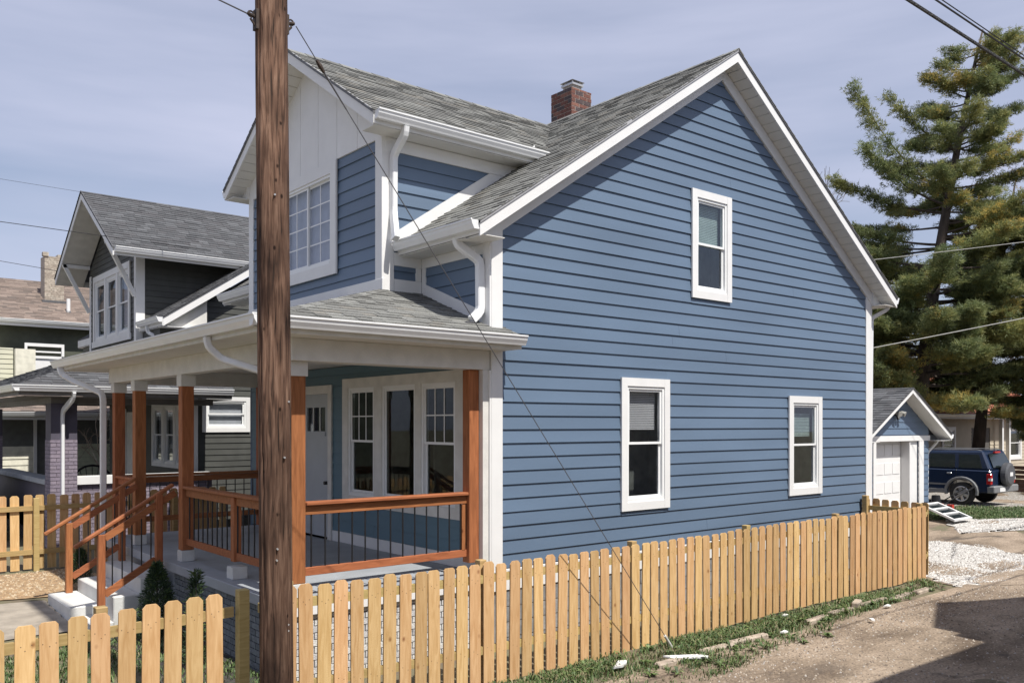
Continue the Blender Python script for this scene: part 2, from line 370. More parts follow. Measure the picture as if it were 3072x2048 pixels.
def brickwork(parent, F, u0, u1, z0, z1, mats, bl=.2, bh=.064, j=.011, n1=.004, n0=-.05, single=True, name='brick', ops=()):
    z = z0; r = 0; fld = MB()
    while z < z1-.02:
        zt = min(z+bh, z1); u = u0-(bl+j)*.5*(r % 2)
        while u < u1-.01:
            a = max(u, u0); b = min(u+bl, u1)
            if b-a > .02:
                k = random.choices(range(len(mats)), [4, 3, 2, 2][:len(mats)])[0]; d = n1+rnd(-.002, .002)
                if single: MB().fb(F, a, b, z, zt, n0, d).build(name, mats[k], parent)
                else: fld.fb(F, a, b, z, zt, n0, d, k)
            u += bl+j
        z += bh+j; r += 1
    if fld.v: fld.build(name+'work', mats, parent, kind='stuff')

# ------------------------------------------------------------------ ground
def sst(a, b, x): t = min(1, max(0, (x-a)/(b-a))); return t*t*(3-2*t)
def gz(x, y):
    z = -2.74 + .26*sst(9, 18, x)
    if y > 0: z += .26*sst(2, 8, y)*(1-sst(5, 9, x))
    return z + .012*math.sin(x*1.7+y*.6)+.010*math.sin(y*2.3-x*.9)
def axis(lo, hi, a, b, fine, coarse):
    r = []; x = lo
    while x < hi: r.append(x); x += fine if a <= x <= b else coarse
    r.append(hi); return r
def grid(name, xs, ys, dz, mt, kind='structure'):
    m = MB(); nx, ny = len(xs), len(ys)
    m.v = [V((x, y, gz(x, y)+dz)) for y in ys for x in xs]
    m.f = [[j*nx+i, j*nx+i+1, (j+1)*nx+i+1, (j+1)*nx+i] for j in range(ny-1) for i in range(nx-1)]; m.m = [0]*len(m.f)
    return m.build(name, mt, smooth=True, origin=(0, 0, -2.74), kind=kind)
GRM = mat('yard_soil', (.13, .10, .07), .95, 2.2, .3, bump=.6, bscale=26, col2=(.14, .135, .075))
def road_mat():
    m = bpy.data.materials.new('alley_surface'); m.use_nodes = True; t = m.node_tree; n = t.nodes.new; l = t.links.new; b = t.nodes['Principled BSDF']
    b.inputs['Roughness'].default_value = .95; b.inputs['Specular IOR Level'].default_value = .2
    g = n('ShaderNodeNewGeometry'); mp_ = n('ShaderNodeMapping'); mp_.inputs['Scale'].default_value = (.5, 1, 1); l(g.outputs['Position'], mp_.inputs[0])
    a = n('ShaderNodeTexNoise'); a.inputs['Scale'].default_value = 1.1; a.inputs['Detail'].default_value = 7; a.inputs['Roughness'].default_value = .62; l(mp_.outputs[0], a.inputs['Vector'])
    r = n('ShaderNodeValToRGB'); e = r.color_ramp.elements; e[0].position = .33; e[0].color = (.13, .10, .075, 1); e[1].position = .68; e[1].color = (.37, .30, .235, 1); e.new(.5).color = (.25, .20, .152, 1)
    l(a.outputs['Fac'], r.inputs[0])
    c = n('ShaderNodeTexNoise'); c.inputs['Scale'].default_value = 34; c.inputs['Detail'].default_value = 4; l(g.outputs['Position'], c.inputs['Vector'])
    r2 = n('ShaderNodeValToRGB'); r2.color_ramp.elements[0].position = .34; r2.color_ramp.elements[0].color = (.66, .65, .64, 1); r2.color_ramp.elements[1].position = .66; r2.color_ramp.elements[1].color = (1.22, 1.2, 1.17, 1); l(c.outputs['Fac'], r2.inputs[0])
    mu = n('ShaderNodeMix'); mu.data_type = 'RGBA'; mu.blend_type = 'MULTIPLY'; mu.inputs[0].default_value = 1; l(r.outputs[0], mu.inputs[6]); l(r2.outputs[0], mu.inputs[7])
    # darker oily asphalt patches
    d = n('ShaderNodeTexNoise'); d.inputs['Scale'].default_value = 1.9; d.inputs['Detail'].default_value = 6; d.inputs['Distortion'].default_value = .8; l(mp_.outputs[0], d.inputs['Vector'])
    r3 = n('ShaderNodeValToRGB'); r3.color_ramp.elements[0].position = .6; r3.color_ramp.elements[0].color = (0, 0, 0, 1); r3.color_ramp.elements[1].position = .68; r3.color_ramp.elements[1].color = (.75, .75, .75, 1); l(d.outputs['Fac'], r3.inputs[0])
    m3 = n('ShaderNodeMix'); m3.data_type = 'RGBA'; m3.inputs[7].default_value = (.075, .062, .052, 1); l(r3.outputs[0], m3.inputs[0]); l(mu.outputs[2], m3.inputs[6]); l(m3.outputs[2], b.inputs['Base Color'])
    bp = n('ShaderNodeBump'); bp.inputs['Strength'].default_value = .45; bp.inputs['Distance'].default_value = .02; l(c.outputs['Fac'], bp.inputs['Height']); l(bp.outputs[0], b.inputs['Normal'])
    return m
ROAD = road_mat()
xs = axis(-250, 260, -12, 32, .5, 12); ys = axis(-160, 300, -9, 12, .5, 12)
grid('ground', xs, ys, -.012, GRM)
grid('alley_road', axis(-60, 80, -6, 30, .25, 4), axis(-7.2, -2.0, -7.2, -2.0, .26, .26), -.004, ROAD)
def blob(name, pts, dz, mt, kind='structure', jit=.12, n_=10):
    """closed irregular patch draped on the ground: fan of rings around its centre"""
    cx = sum(p[0] for p in pts)/len(pts); cy = sum(p[1] for p in pts)/len(pts); ring = []
    for i in range(len(pts)):
        a, b = pts[i], pts[(i+1) % len(pts)]
        for k in range(n_): t = k/n_; ring.append((a[0]+(b[0]-a[0])*t+rnd(-jit, jit), a[1]+(b[1]-a[1])*t+rnd(-jit, jit)))
    m = MB(); R = 7; n = len(ring)
    for r in range(1, R+1):
        for (x, y) in ring: px, py = cx+(x-cx)*r/R, cy+(y-cy)*r/R; m.v.append(V((px, py, gz(px, py)+dz)))
    m.v.append(V((cx, cy, gz(cx, cy)+dz))); c = len(m.v)-1
    for i in range(n): m.f.append([c, i, (i+1) % n])
    for r in range(R-1):
        for i in range(n): j = (i+1) % n; m.f.append([r*n+i, (r+1)*n+i, (r+1)*n+j, r*n+j])
    m.m = [0]*len(m.f)
    return m.build(name, mt, smooth=True, kind=kind), ring
def inside(p, poly):
    c = False; x, y = p
    for i in range(len(poly)):
        (a, b), (d, e) = poly[i], poly[i-1]
        if (b > y) != (e > y) and x < (d-a)*(y-b)/(e-b)+a: c = not c
    return c
def scatter(name, poly, n, mats, r0, r1, dz=0.0, kind='stuff', flat=.55, dens=None):
    m = MB(); x0 = min(p[0] for p in poly); x1 = max(p[0] for p in poly); y0 = min(p[1] for p in poly); y1 = max(p[1] for p in poly); c = 0
    for _ in range(n*6):
        if c >= n: break
        x, y = rnd(x0, x1), rnd(y0, y1)
        if not inside((x, y), poly) or (dens and random.random() > dens(x, y)): continue
        c += 1; r = rnd(r0, r1); z = gz(x, y)+dz; a = rnd(0, 6.28); b = len(m.v); h = r*flat*rnd(.7, 1.6)
        for k in range(4): t = a+k*1.571+rnd(-.4, .4); m.v.append(V((x+r*math.cos(t), y+r*math.sin(t), z-.004)))
        m.v.append(V((x+rnd(-.3, .3)*r, y+rnd(-.3, .3)*r, z+h))); mi = random.randrange(len(mats))
        for k in range(4): m.f.append([b+k, b+(k+1) % 4, b+4]); m.m.append(mi)
    return m.build(name, mats, kind=kind)
WSTONE = [mat('white_stone_%d' % i, c, .9, 20, .1) for i, c in enumerate([(.56, .54, .51), (.40, .38, .36), (.68, .67, .64), (.26, .24, .22)])]
BSTONE = [mat('brown_stone_%d' % i, c, .9, 20, .1) for i, c in enumerate([(.30, .25, .2), (.2, .16, .125), (.42, .37, .31), (.14, .11, .09)])]
GRAVW = mat('white_gravel_bed', (.42, .40, .37), .95, 25, .3, bump=.6, bscale=50)
GRAVG = mat('grey_gravel_bed', (.27, .25, .225), .95, 20, .25, bump=.5, bscale=40)
gp = [(8.95, -1.35), (9.0, .9), (13.2, .9), (13.4, -.5), (12.3, -1.9), (9.8, -2.25), (8.5, -2.05)]
_, gp2 = blob('white_gravel_pad', gp, .004, GRAVW)
scatter('white_gravel_stones', gp2, 9000, WSTONE, .014, .034)
sp = [(14.6, .6), (17.0, 2.0), (19.0, .4), (24, -1.5), (23, -2.6), (16.2, -.3)]
blob('white_gravel_strip', sp, .006, GRAVW); scatter('white_gravel_strip_stones', sp, 5000, WSTONE, .015, .04)
dp = [(17.5, 3.2), (20.6, .9), (27, -1.5), (34, 2), (34, 10), (26, 10), (19, 6)]
blob('dirt_driveway', [(8.6, -2.0), (9.0, 1.6), (13, 3.0), (18, 4), (45, 9), (50, -6), (30, -7), (14, -5)], .001, ROAD)
blob('gravel_driveway', dp, .005, GRAVG); scatter('gravel_driveway_stones', dp, 8000, WSTONE[:2]+BSTONE[:2], .015, .04)
# ------------------------------------------------------------------ grass and weeds
GR = [mat('grass_blade_%d' % i, c, .6, 20, .2) for i, c in enumerate([(.075, .125, .035), (.11, .16, .05), (.05, .095, .028), (.23, .20, .11)])]
def grass(name, poly, n, h0, h1, dens=None, blades=7, spread=.05, dead=.08):
    m = MB(); x0 = min(p[0] for p in poly); x1 = max(p[0] for p in poly); y0 = min(p[1] for p in poly); y1 = max(p[1] for p in poly); c = 0
    for _ in range(n*8):
        if c >= n: break
        x, y = rnd(x0, x1), rnd(y0, y1)
        if not inside((x, y), poly) or (dens and random.random() > dens(x, y)): continue
        c += 1
        for k in range(blades):
            a = rnd(0, 6.28); bx_, by_ = x+rnd(-spread, spread), y+rnd(-spread, spread); z = gz(bx_, by_)-.01; h = rnd(h0, h1); le = h*rnd(.3, 1.1); wd = rnd(.003, .008)
            dx, dy = math.cos(a), math.sin(a); b = len(m.v); mi = 3 if random.random() < dead else random.randrange(3)
            m.v += [V((bx_-dy*wd, by_+dx*wd, z)), V((bx_+dy*wd, by_-dx*wd, z)), V((bx_+dx*le*.5+dy*wd*.8, by_+dy*le*.5-dx*wd*.8, z+h*.75)), V((bx_+dx*le*.5-dy*wd*.8, by_+dy*le*.5+dx*wd*.8, z+h*.75)), V((bx_+dx*le, by_+dy*le, z+h*rnd(.75, 1)))]
            m.f += [[b, b+1, b+2, b+3], [b+3, b+2, b+4]]; m.m += [mi, mi]
    return m.build(name, GR, kind='stuff')
vd = lambda x, y: max(.12, min(1, .55+1.6*noise.noise(V((x*.9, y*1.6, 3)))+.6*noise.noise(V((x*3, y*3, 1)))))*(1 if y > -1.75 else (.6 if y > -2.0 else .35))
grass('verge_grass', [(-4.5, -1.36), (8.6, -1.36), (8.4, -1.72), (6, -1.95), (4.2, -2.2), (2.6, -2.35), (1.5, -2.6), (-1, -2.75), (-4.5, -2.8)], 5200, .02, .09, vd, spread=.07, dead=.2)
def weed(x, y, r, parent=None):
    m = MB(); z = gz(x, y)
    for k in range(random.randint(9, 15)):
        a = rnd(0, 6.28); l = r*rnd(.6, 1.1); wd = l*.17; e = rnd(.15, .8); b = len(m.v); d = V((math.cos(a), math.sin(a), 0)); s_ = V((-d.y, d.x, 0))
        m.v += [V((x, y, z)), V((x, y, z))+d*l*.45+s_*wd+V((0, 0, l*e*.8)), V((x, y, z))+d*l*.45-s_*wd+V((0, 0, l*e*.8)), V((x, y, z))+d*l+V((0, 0, l*e*.7))]
        m.f += [[b, b+2, b+3, b+1]]; m.m += [random.choice([0, 1, 1, 2])]
    return m
wd_ = MB()
for _ in range(150):
    x = rnd(-3.5, 8.2); y = rnd(-2.45, -1.42) if x < 4 else rnd(-2.0, -1.42)
    k = weed(x, y, rnd(.05, .13)); b = len(wd_.v); wd_.v += k.v; wd_.f += [[i+b for i in f] for f in k.f]; wd_.m += k.m
wd_.build('verge_weeds', GR, kind='stuff')
grass('yard_grass', [(-7, -1.1), (-3.0, -1.1), (-3.05, 3.5), (-4.3, 3.6), (-7, 3.8)], 3000, .03, .08)
blob('back_grass_patch', [(16.4, 2.2), (20.2, 3.6), (21.0, 1.2), (19.0, .6)], .008, mat('turf_soil', (.06, .08, .03), .95, 5, .3))
grass('back_grass', [(16.2, 2.4), (20.2, 3.8), (23.0, 1.0), (19.0, .5)], 2200, .04, .1, spread=.1)
fx = [(-4.4, -2.74), (-1.0, -2.72), (1.5, -2.5), (3.2, -2.2), (6.5, -2.05), (9.4, -2.3), (10, -3), (6, -4.6), (0, -5.4), (-4.4, -5)]
scatter('alley_loose_stones', fx, 5500, BSTONE+BSTONE+[WSTONE[1]], .005, .017, dens=lambda x, y: 1 if y > -3.0 else .45)
mul = [(-6, 6.2), (-3.0, 6.0), (-3.0, 8.2), (-6.5, 8.2)]
blob('wood_chip_bed', mul, .004, mat('wood_chip_bed', (.30, .20, .11), .95, 14, .3, bump=.5), jit=.08)
scatter('wood_chips', mul, 2600, [mat('chip_a', (.36, .27, .17), .9), mat('chip_b', (.24, .17, .11), .9), mat('chip_c', (.44, .36, .25), .9)], .015, .04)
blob('concrete_walk', [(-9, 3.9), (-4.1, 3.9), (-4.1, 5.8), (-9, 6.1)], .006, CONC, jit=.03)
# dark mulch strip beside the porch
blob('mulch_bed', [(-3.9, .2), (-2.96, .2), (-2.96, 3.6), (-3.9, 3.6)], .004, mat('mulch', (.045, .04, .035), .95, 12, .4, bump=.5), jit=.05)

# ------------------------------------------------------------------ the blue house
HZ = -2.74
H = thing('blue_house', (4.5, 3.7, HZ), 'two storey blue clapboard house with white trim, front dormer and covered porch', 'house')
SL = .672; XC = 4.56; ZR = 6.0
rz = lambda x: ZR - SL*abs(x-XC)
EX = .1778
FG = Fr((0, 0, 0), (1, 0, 0), (0, -1, 0)); FF = Fr((-.18, 0, 0), (0, 1, 0), (-1, 0, 0)); FB = Fr((9.28, 0, 0), (0, 1, 0), (1, 0, 0)); FL = Fr((0, 7.5, 0), (1, 0, 0), (0, 1, 0))
W1 = (3.774, 4.777, 2.041, 3.74); W2 = (2.185, 3.24, -1.188, .743); W3 = (6.426, 7.48, -1.185, .566)
op = [(a+.03, b-.03, c+.03, d-.03) for a, b, c, d in (W1, W2, W3)]
wall = MB()
def limG(z):
    e = (5.74-z)/SL
    return (max(-.03, XC-e), min(9.11, XC+e))
siding(H, FG, limG, -11*EX, 5.62, EX, BLUE, op, wall)
for yy in (7.5,):
    wall.prism([(-.18, yy, -1.9), (9.28, yy, -1.9), (9.28, yy, 2.7), (XC, yy, 5.75), (-.18, yy, 2.7)], (0, -.1, 0))
wall.bx(9.18, 9.27, .1, 7.4, -1.9, 2.6)
# front wall behind the porch and beside the dormer
TW = (.523, 3.78, -1.2, .787); DR = (4.157, 5.39, -1.8, .71)
siding(H, FF, lambda z: (.1, 7.4), -1.84, .99, .18, BLUE2, [(TW[0]+.03, TW[1]-.03, TW[2]+.03, TW[3]-.03), (DR[0]+.03, DR[1]-.03, -2.5, DR[3]-.03)], wall, thick=.016)
siding(H, FF, lambda z: (.1, 1.55), 1.2, 2.37, .183, BLUE, (), wall)
siding(H, FF, lambda z: (5.95, 7.4), 1.2, 2.37, .183, BLUE, (), wall)
wall.build('wall', mat('sheathing', (.1, .14, .2), .9), H)
# trims
def trim(*boxes, name='trim_board', m=WHITE, parent=None, bevel=.004):
    for b in boxes: MB().bx(*b).build(name, m, parent or H, bevel=bevel)
trim((-.182, 0, -.032, 0, -1.80, 2.72), (9.08, 9.30, -.032, 0, -1.80, 2.72), (-.212, -.183, -.031, .12, 1.30, 2.56), (-.212, -.183, -.031, .10, -1.8, .75), (9.281, 9.31, -.031, .15, -1.8, 2.5), name='corner_board')
trim((-.18, 9.30, -.034, -.0, -2.06, -1.79), name='skirt_board')
MB().bx(-.15, 9.25, .0, 7.45, -2.9, -1.96).build('foundation', mat('block_grey', (.22, .22, .22), .9, 8, .25, bump=.3), H)
f_ = [o for o in H.children if o.name.startswith('foundation')][0]
brickwork(f_, Fr((0, -.004, 0), (1, 0, 0), (0, -1, 0)), 0.0, 9.2, -2.86, -2.08, [mat('block_a', (.25, .25, .25), .9, 12, .2, bump=.3), mat('block_b', (.20, .205, .21), .9, 12, .2, bump=.3)], bl=.39, bh=.185, j=.012, n1=.02, n0=0, name='concrete_block')
# gable: frieze, soffit, rake boards
for sgn in (-1, 1):
    xe = XC+sgn*5.13; t = lambda x, o: (x, 0, rz(x)-o)
    def pr(x0, x1, o0, o1, y0, y1): return MB().prism([(x0, y0, rz(x0)-o0), (x1, y0, rz(x1)-o0), (x1, y0, rz(x1)-o1), (x0, y0, rz(x0)-o1)], (0, y1-y0, 0))
    xw = XC+sgn*4.74
    pr(xw if sgn > 0 else -.18, XC, .20, .385 if sgn < 0 else .42, -.045, 0).build('frieze_board', WHITE, H)
    pr(xe+sgn*.022, XC, .012, .19, -.327, -.300).build('rake_board', WHITE, H)
    pr(xe+sgn*.03, XC, -.012, .03, -.343, -.317).build('drip_edge', LEAD if sgn > 0 else mat('drip_metal', (.35, .35, .36), .4, 5, .1), H)
    pr(xe, XC, .012, .19, 7.835, 7.862).build('rake_board', WHITE, H)
    pr(xe, XC, .19, .20, 7.5, 7.835).build('soffit_board', SOFF, H)
    n = int(5.13/.157)+1
    for i in range(n):
        a = xe-sgn*i*.157; b = xe-sgn*((i+1)*.157-.012)
        if (b-XC)*sgn < 0: b = XC
        pr(a, b, .178, .19, -.299, -.0).build('soffit_panel', SOFF, H)
    pr(xe, XC, .165, .176, -.299, 0).build('soffit_backing', INTER, H)
# front and rear eaves
for (xe, s_) in ((-.57, -1), (9.69, 1)):
    xw = -.18 if s_ < 0 else 9.28; a, b = sorted((xe, xw))
    trim((a+.002, b-.002, -.299, 7.83, 2.372, 2.384), name='soffit_board', m=SOFF)
    trim(((xe-.022) if s_ < 0 else xe, xe if s_ < 0 else xe+.022, -.299, 7.86, 2.385, rz(xe)+.0), name='fascia_board')
    MB().prism([(xe, -.07, rz(xe)-.185), (xw, -.07, rz(xw)-.185), (xw, -.07, 2.386), (xe, -.07, 2.386)], (0, .065, 0)).build('eave_return', WHITE, H)
trim((-.208, -.182, .0, 1.55, 2.24, 2.371), (-.208, -.182, 5.95, 7.5, 2.24, 2.371), name='frieze_board')
gutter(H, (-.593, -.31, 2.43), (-.593, 1.50, 2.43), (-1, 0, 0)); gutter(H, (-.593, 5.98, 2.43), (-.593, 7.85, 2.43), (-1, 0, 0)); gutter(H, (9.713, -.31, 2.43), (9.713, 7.85, 2.43), (1, 0, 0))
spout(H, [(-.55, .22, 2.43), (-.52, .22, 2.33), (-.27, .10, 2.14), (-.262, .10, 1.50), (-.40, .10, 1.38)], ref=(0, 1, 0), w_=.11, d=.085)
trim((-.52, -.38, .03, .17, 1.33, 1.352), name='splash_block', m=LEAD)
spout(H, [(9.66, -.2, 2.43), (9.63, -.18, 2.33), (9.38, .02, 2.15), (9.36, .05, -1.9)], ref=(0, 1, 0), w_=.07)
# main roof
def slab(pts, d=(0, 0, -.03)): return MB().prism(pts, d)
e = 1.2049
rf = slab([(-.60, -.34, rz(-.60)), (XC, -.34, ZR), (XC, 7.875, ZR), (-.60, 7.875, rz(-.60))]).prism([(9.72, -.34, rz(9.72)), (XC, -.34, ZR-.001), (XC, 7.875, ZR-.001), (9.72, 7.875, rz(9.72))], (0, 0, -.03)).build('roof', LEAD, H)
ls = math.hypot(5.16, 5.16*SL)
FR = Fr((-.60, -.35, rz(-.60)+.004), (0, 1, 0), (-SL, 0, 1), Z=(1, 0, SL))
shingles(rf, FR, [(0, 0), (8.27, 0), (8.27, ls), (0, ls)], SH, single=130, region=lambda u, s: u < 1.9)
FR2 = Fr((9.72, -.35, rz(9.72)+.004), (0, 1, 0), (SL, 0, 1), Z=(-1, 0, SL))
shingles(rf, FR2, [(0, 0), (8.27, 0), (8.27, ls), (0, ls)], SH)
def cap(p, d, l, sl, wv, parent, mt, up):
    p = V(p); d = V(d); s_ = V((-d.y, d.x, 0)); h = V((0, 0, 1)); a = p+h*up; b = p+d*l+h*(up-.006)
    MB().hexa([a-s_*wv-h*wv*sl, b-s_*wv-h*wv*sl, b, a, a-s_*wv-h*(wv*sl-.01), b-s_*wv-h*(wv*sl-.01), b+h*.01, a+h*.01]).hexa([a, b, b+s_*wv-h*wv*sl, a+s_*wv-h*wv*sl, a+h*.01, b+h*.01, b+s_*wv-h*(wv*sl-.01), a+s_*wv-h*(wv*sl-.01)]).build('ridge_cap', mt, parent)
for i in range(28): cap((XC, -.35+i*.295, ZR), (0, 1, 0), .29, SL, .13, rf, SH[(i*7) % 3], .018)
# windows in the gable
window(H, FG, *W1, n0=.024, blind=(.48, .02, mat('green_white_blind', (.42, .54, .53), .6)), tw=.12); window(H, FG, *W2, n0=.024, blind=(.36, .0), tw=.12); window(H, FG, *W3, n0=.024, blind=(.38, .1, MATS['green_white_blind']), tw=.12)
# ---- dormer
DY = 3.75; DZ = 5.78; DS = .637; dz = lambda y: DZ-DS*abs(y-DY); DX = -1.156
FD = Fr((-.82, 0, 0), (0, 1, 0), (-1, 0, 0)); FDS = Fr((0, 1.55, 0), (1, 0, 0), (0, -1, 0))
wd2 = MB()
DW = (2.774, 4.726, 2.275, 3.946)
siding(H, FD, lambda z: (1.70, 5.80), 1.97, 3.95, .183, BLUE, [(DW[0]+.03, DW[1]-.03, DW[2]+.03, 4.1)], wd2)
# white board-and-batten gable panels
pe = [1.55, 2.19, 2.79, 3.38, 3.98, 4.62, 5.30, 5.95]
for i in range(len(pe)-1):
    a, b = pe[i]+.004, pe[i+1]-.004; k = [(a, 3.955), (b, 3.955), (b, dz(b)-.15)] + ([(DY, DZ-.15)] if a < DY < b else []) + [(a, dz(a)-.15)]
    MB().prism([(-.82, y, z) for y, z in k], (-.03, 0, 0)).build('gable_panel', WHITE, H)
wd2.prism([(-.82, 1.55, 1.8), (-.82, 2.70, 1.8), (-.82, 2.70, 3.9), (-.82, 1.55, 3.9)], (.08, 0, 0)); wd2.prism([(-.822, 1.56, 3.9), (-.822, 5.94, 3.9), (-.822, DY, 5.2)], (.08, 0, 0))
wd2.prism([(-.80, 5.95, 1.3), (4.3, 5.95, 4.0), (2.0, 5.95, 4.3), (-.80, 5.95, 4.3)], (0, -.1, 0))
# dormer side wall
def limS(z): return (-.79, min(1.25, XC-(ZR-z)/SL+.12)) if z > 2.55 else (-.79, -.25)
siding(H, FDS, limS, 1.62, 3.85, .183, BLUE, (), wd2)
wd2.build('dormer_wall', mat('sheathing', (.1, .14, .2)), H)
trim((-.852, -.822, 1.522, 1.70, 1.86, 4.02), (-.852, -.822, 5.80, 5.98, 1.86, 4.02), (-.851, -.66, 1.520, 1.549, 1.86, 3.99), name='corner_board')
trim((-.858, -.822, 1.50, 6.0, 1.86, 2.045), name='base_board')
trim((-.80, 1.9, 1.516, 1.549, 3.80, 3.975), name='frieze_board')
MB().prism([(-.66, 1.523, rz(-.66)+.19), (1.9, 1.523, rz(1.9)+.19), (1.9, 1.523, rz(1.9)), (-.66, 1.523, rz(-.66))], (0, .026, 0)).build('roof_flashing_board', WHITE, H)
MB().prism([(-.655, 1.523, 1.87), (-.21, 1.523, 1.87), (-.21, 1.523, 2.055), (-.655, 1.523, 2.055)], (0, .026, 0)).build('base_board', WHITE, H)
trim((-.655, -.21, 1.522, 1.548, 2.24, 2.42), (-.30, -.211, 1.521, 1.547, 2.056, 2.239), name='trim_board')
pz = lambda y: 1.16+(y+.37)*(.73/1.92)
MB().prism([(-.206, -.0, pz(0)-.03), (-.206, 1.52, pz(1.52)-.03), (-.206, 1.52, pz(1.52)+.165), (-.206, 0.0, pz(0)+.165)], (.026, 0, 0)).build('base_board', WHITE, H)
trim((-.2095, -.184, 1.43, 1.519, 1.95, 2.239), name='trim_board')
dw = window(H, FD, *DW, n0=.03, style='slider', grid=(2, 4), room=False, tw=.17, glass=GLASS_D)
MB().fb(FD, 2.98, 4.52, 2.47, 3.74, -.075, -.065).build('curtain', CURT, dw)
# dormer roof
for sgn in (-1, 1):
    ye = DY+sgn*2.525
    def prd(y0, y1, o0, o1, x0, x1): return MB().prism([(x0, y0, dz(y0)-o0), (x0, y1, dz(y1)-o0), (x0, y1, dz(y1)-o1), (x0, y0, dz(y0)-o1)], (x1-x0, 0, 0))
    prd(ye, DY, .012, .19, DX-.012, DX+.014).build('rake_board', WHITE, H)
    prd(ye, DY, -.012, .03, DX-.028, DX+.0).build('drip_edge', MATS['drip_metal'] if sgn < 0 else LEAD, H)
    for i in range(17):
        a = ye-sgn*i*.157; b = ye-sgn*((i+1)*.157-.012)
        if (b-DY)*sgn < 0: b = DY
        if (a-DY)*sgn <= 0: break
        prd(a, b, .178, .19, DX+.015, -.822).build('soffit_panel', SOFF, H)
    prd(ye, DY, .165, .176, DX+.015, -.822).build('soffit_backing', INTER, H)
    ya, yb = sorted((ye, DY+sgn*2.2))
    MB().bx(DX+.016, 1.9, ya+.001, yb, dz(ye)-.19, dz(ye)-.18).build('soffit_board', SOFF, H); MB().prism([(-.90, ye, dz(ye)-.18), (-.90, DY+sgn*2.19, dz(ye)-.18), (-.90, DY+sgn*2.19, dz(DY+sgn*2.19)-.18)], (.05, 0, 0)).build('eave_return', SOFF, H)
    trim((DX-.011, 1.85, ye-.02 if sgn < 0 else ye, ye if sgn < 0 else ye+.02, dz(ye)-.178, dz(ye)), name='fascia_board')
    gutter(H, (DX+.0, ye+sgn*.022, dz(ye)-.125), (1.84 if sgn < 0 else 1.9, ye+sgn*.022, dz(ye)-.125), (0, sgn, 0))
    F_ = Fr((DX-.035, ye+sgn*.03, dz(ye+sgn*.03)+.004), (1, 0, 0), (0, sgn*DS, 1), Z=(0, -sgn, DS))
    ldm = math.hypot(2.555, 2.555*DS); x0 = XC-(ZR-dz(ye+sgn*.03))/SL; x1 = XC-(ZR-DZ)/SL
    if sgn < 0: drf = MB().prism([(DX-.03, ye-.03, dz(ye-.03)), (x0+.1, ye-.03, dz(ye-.03)), (x1+.1, DY, DZ), (DX-.03, DY, DZ)], (0, 0, -.03)).prism([(DX-.03, 2*DY-ye+.03, dz(ye-.03)), (x0+.1, 2*DY-ye+.03, dz(ye-.03)), (x1+.1, DY, DZ-.001), (DX-.03, DY, DZ-.001)], (0, 0, -.03)).build('roof', LEAD, H)
    shingles(drf, F_, [(0, 0), (x0-DX+.10, 0), (x1-DX+.10, ldm), (0, ldm)], SH)
for i in range(18): cap((DX-.03+i*.295, DY, DZ), (1, 0, 0), .29, DS, .13, drf, SH[(i*7) % 3], .018)
spout(H, [(-.70, 1.17, 4.04), (-.70, 1.19, 3.93), (-.70, 1.465, 3.72), (-.70, 1.472, 2.95), (-.78, 1.28, 2.55)], ref=(1, 0, 0), w_=.11, d=.08)
# ---- chimney
BRK = [BRICKS[0], BRICKS[1], BRICKS[1], BRICKS[2]]
CH = MB().bx(5.03, 5.58, 4.0, 4.6, 5.3, 6.80).build('chimney', MORTAR, H)
brickwork(CH, Fr((5.03, 4.0, 0), (1, 0, 0), (0, -1, 0)), 0, .55, 5.65, 6.82, BRK, bl=.205, bh=.067, j=.014, n1=.006, n0=0)
brickwork(CH, Fr((5.03, 4.0, 0), (0, 1, 0), (-1, 0, 0)), 0, .60, 5.65, 6.82, BRK, bl=.205, bh=.067, j=.012, n1=.006, n0=0)
MB().bx(5.20, 5.45, 4.15, 4.43, 6.80, 6.96).build('flue', mat('flue_grey', (.3, .29, .28), .8), CH)
m = MB().bx(5.17, 5.48, 4.12, 4.46, 6.96, 7.0); m.hexa([(5.15, 4.10, 7.04), (5.50, 4.10, 7.04), (5.50, 4.48, 7.04), (5.15, 4.48, 7.04), (5.25, 4.2, 7.09), (5.4, 4.2, 7.09), (5.4, 4.38, 7.09), (5.25, 4.38, 7.09)])
for (a, b) in ((5.19, 4.14), (5.46, 4.14), (5.19, 4.43), (5.46, 4.43)): m.bx(a-.01, a+.01, b-.01, b+.01, 6.98, 7.05)
m.build('chimney_cap', mat('galvanised', (.5, .5, .5), .35, 5, .1, metal=.6), CH)
# ---- porch roof
GX, GY, GL = -3.38, -.34, 8.2      # fascia lines
ez = 1.16; tz = 1.89
A = (GX-.03, GY-.03, ez); B = (.06, GY-.03, ez); Cc = (-.18, 1.55, tz); D = (-.85, 1.55, tz); E_ = (-.85, 5.95, tz); F__ = (GX-.03, GL+.03, ez)
prf = MB(); G_ = (-.18, 5.95, tz); Hh = (-.18, GL+.03, ez)
for q in ([A, B, (.06, -.03, pz(-.03)), (-.18, -.03, pz(-.03)), Cc, D], [A, D, E_, F__], [F__, E_, G_, Hh]): prf.prism(q, (0, 0, -.03))
prf = prf.build('roof', LEAD, H)
def frame_of(p0, p1, p2, off=.004):
    p0, p1, p2 = V(p0), V(p1), V(p2); U = (p1-p0).normalized(); Nn = (p1-p0).cross(p2-p0).normalized()
    if Nn.z < 0: Nn = -Nn
    Z = Nn.cross(U) if Nn.cross(U).z > 0 else -Nn.cross(U)
    F = Fr(p0+Nn*off, U, Nn, Z); return F, lambda q: ((V(q)-p0).dot(U), (V(q)-p0).dot(Z))
F_, to = frame_of(A, B, D)
shingles(prf, F_, [to(A), to(B), to((.06, -.03, pz(-.03))), to(Cc), to(D)], SH, single=160, row=.125)
F_, to = frame_of(A, F__, E_)
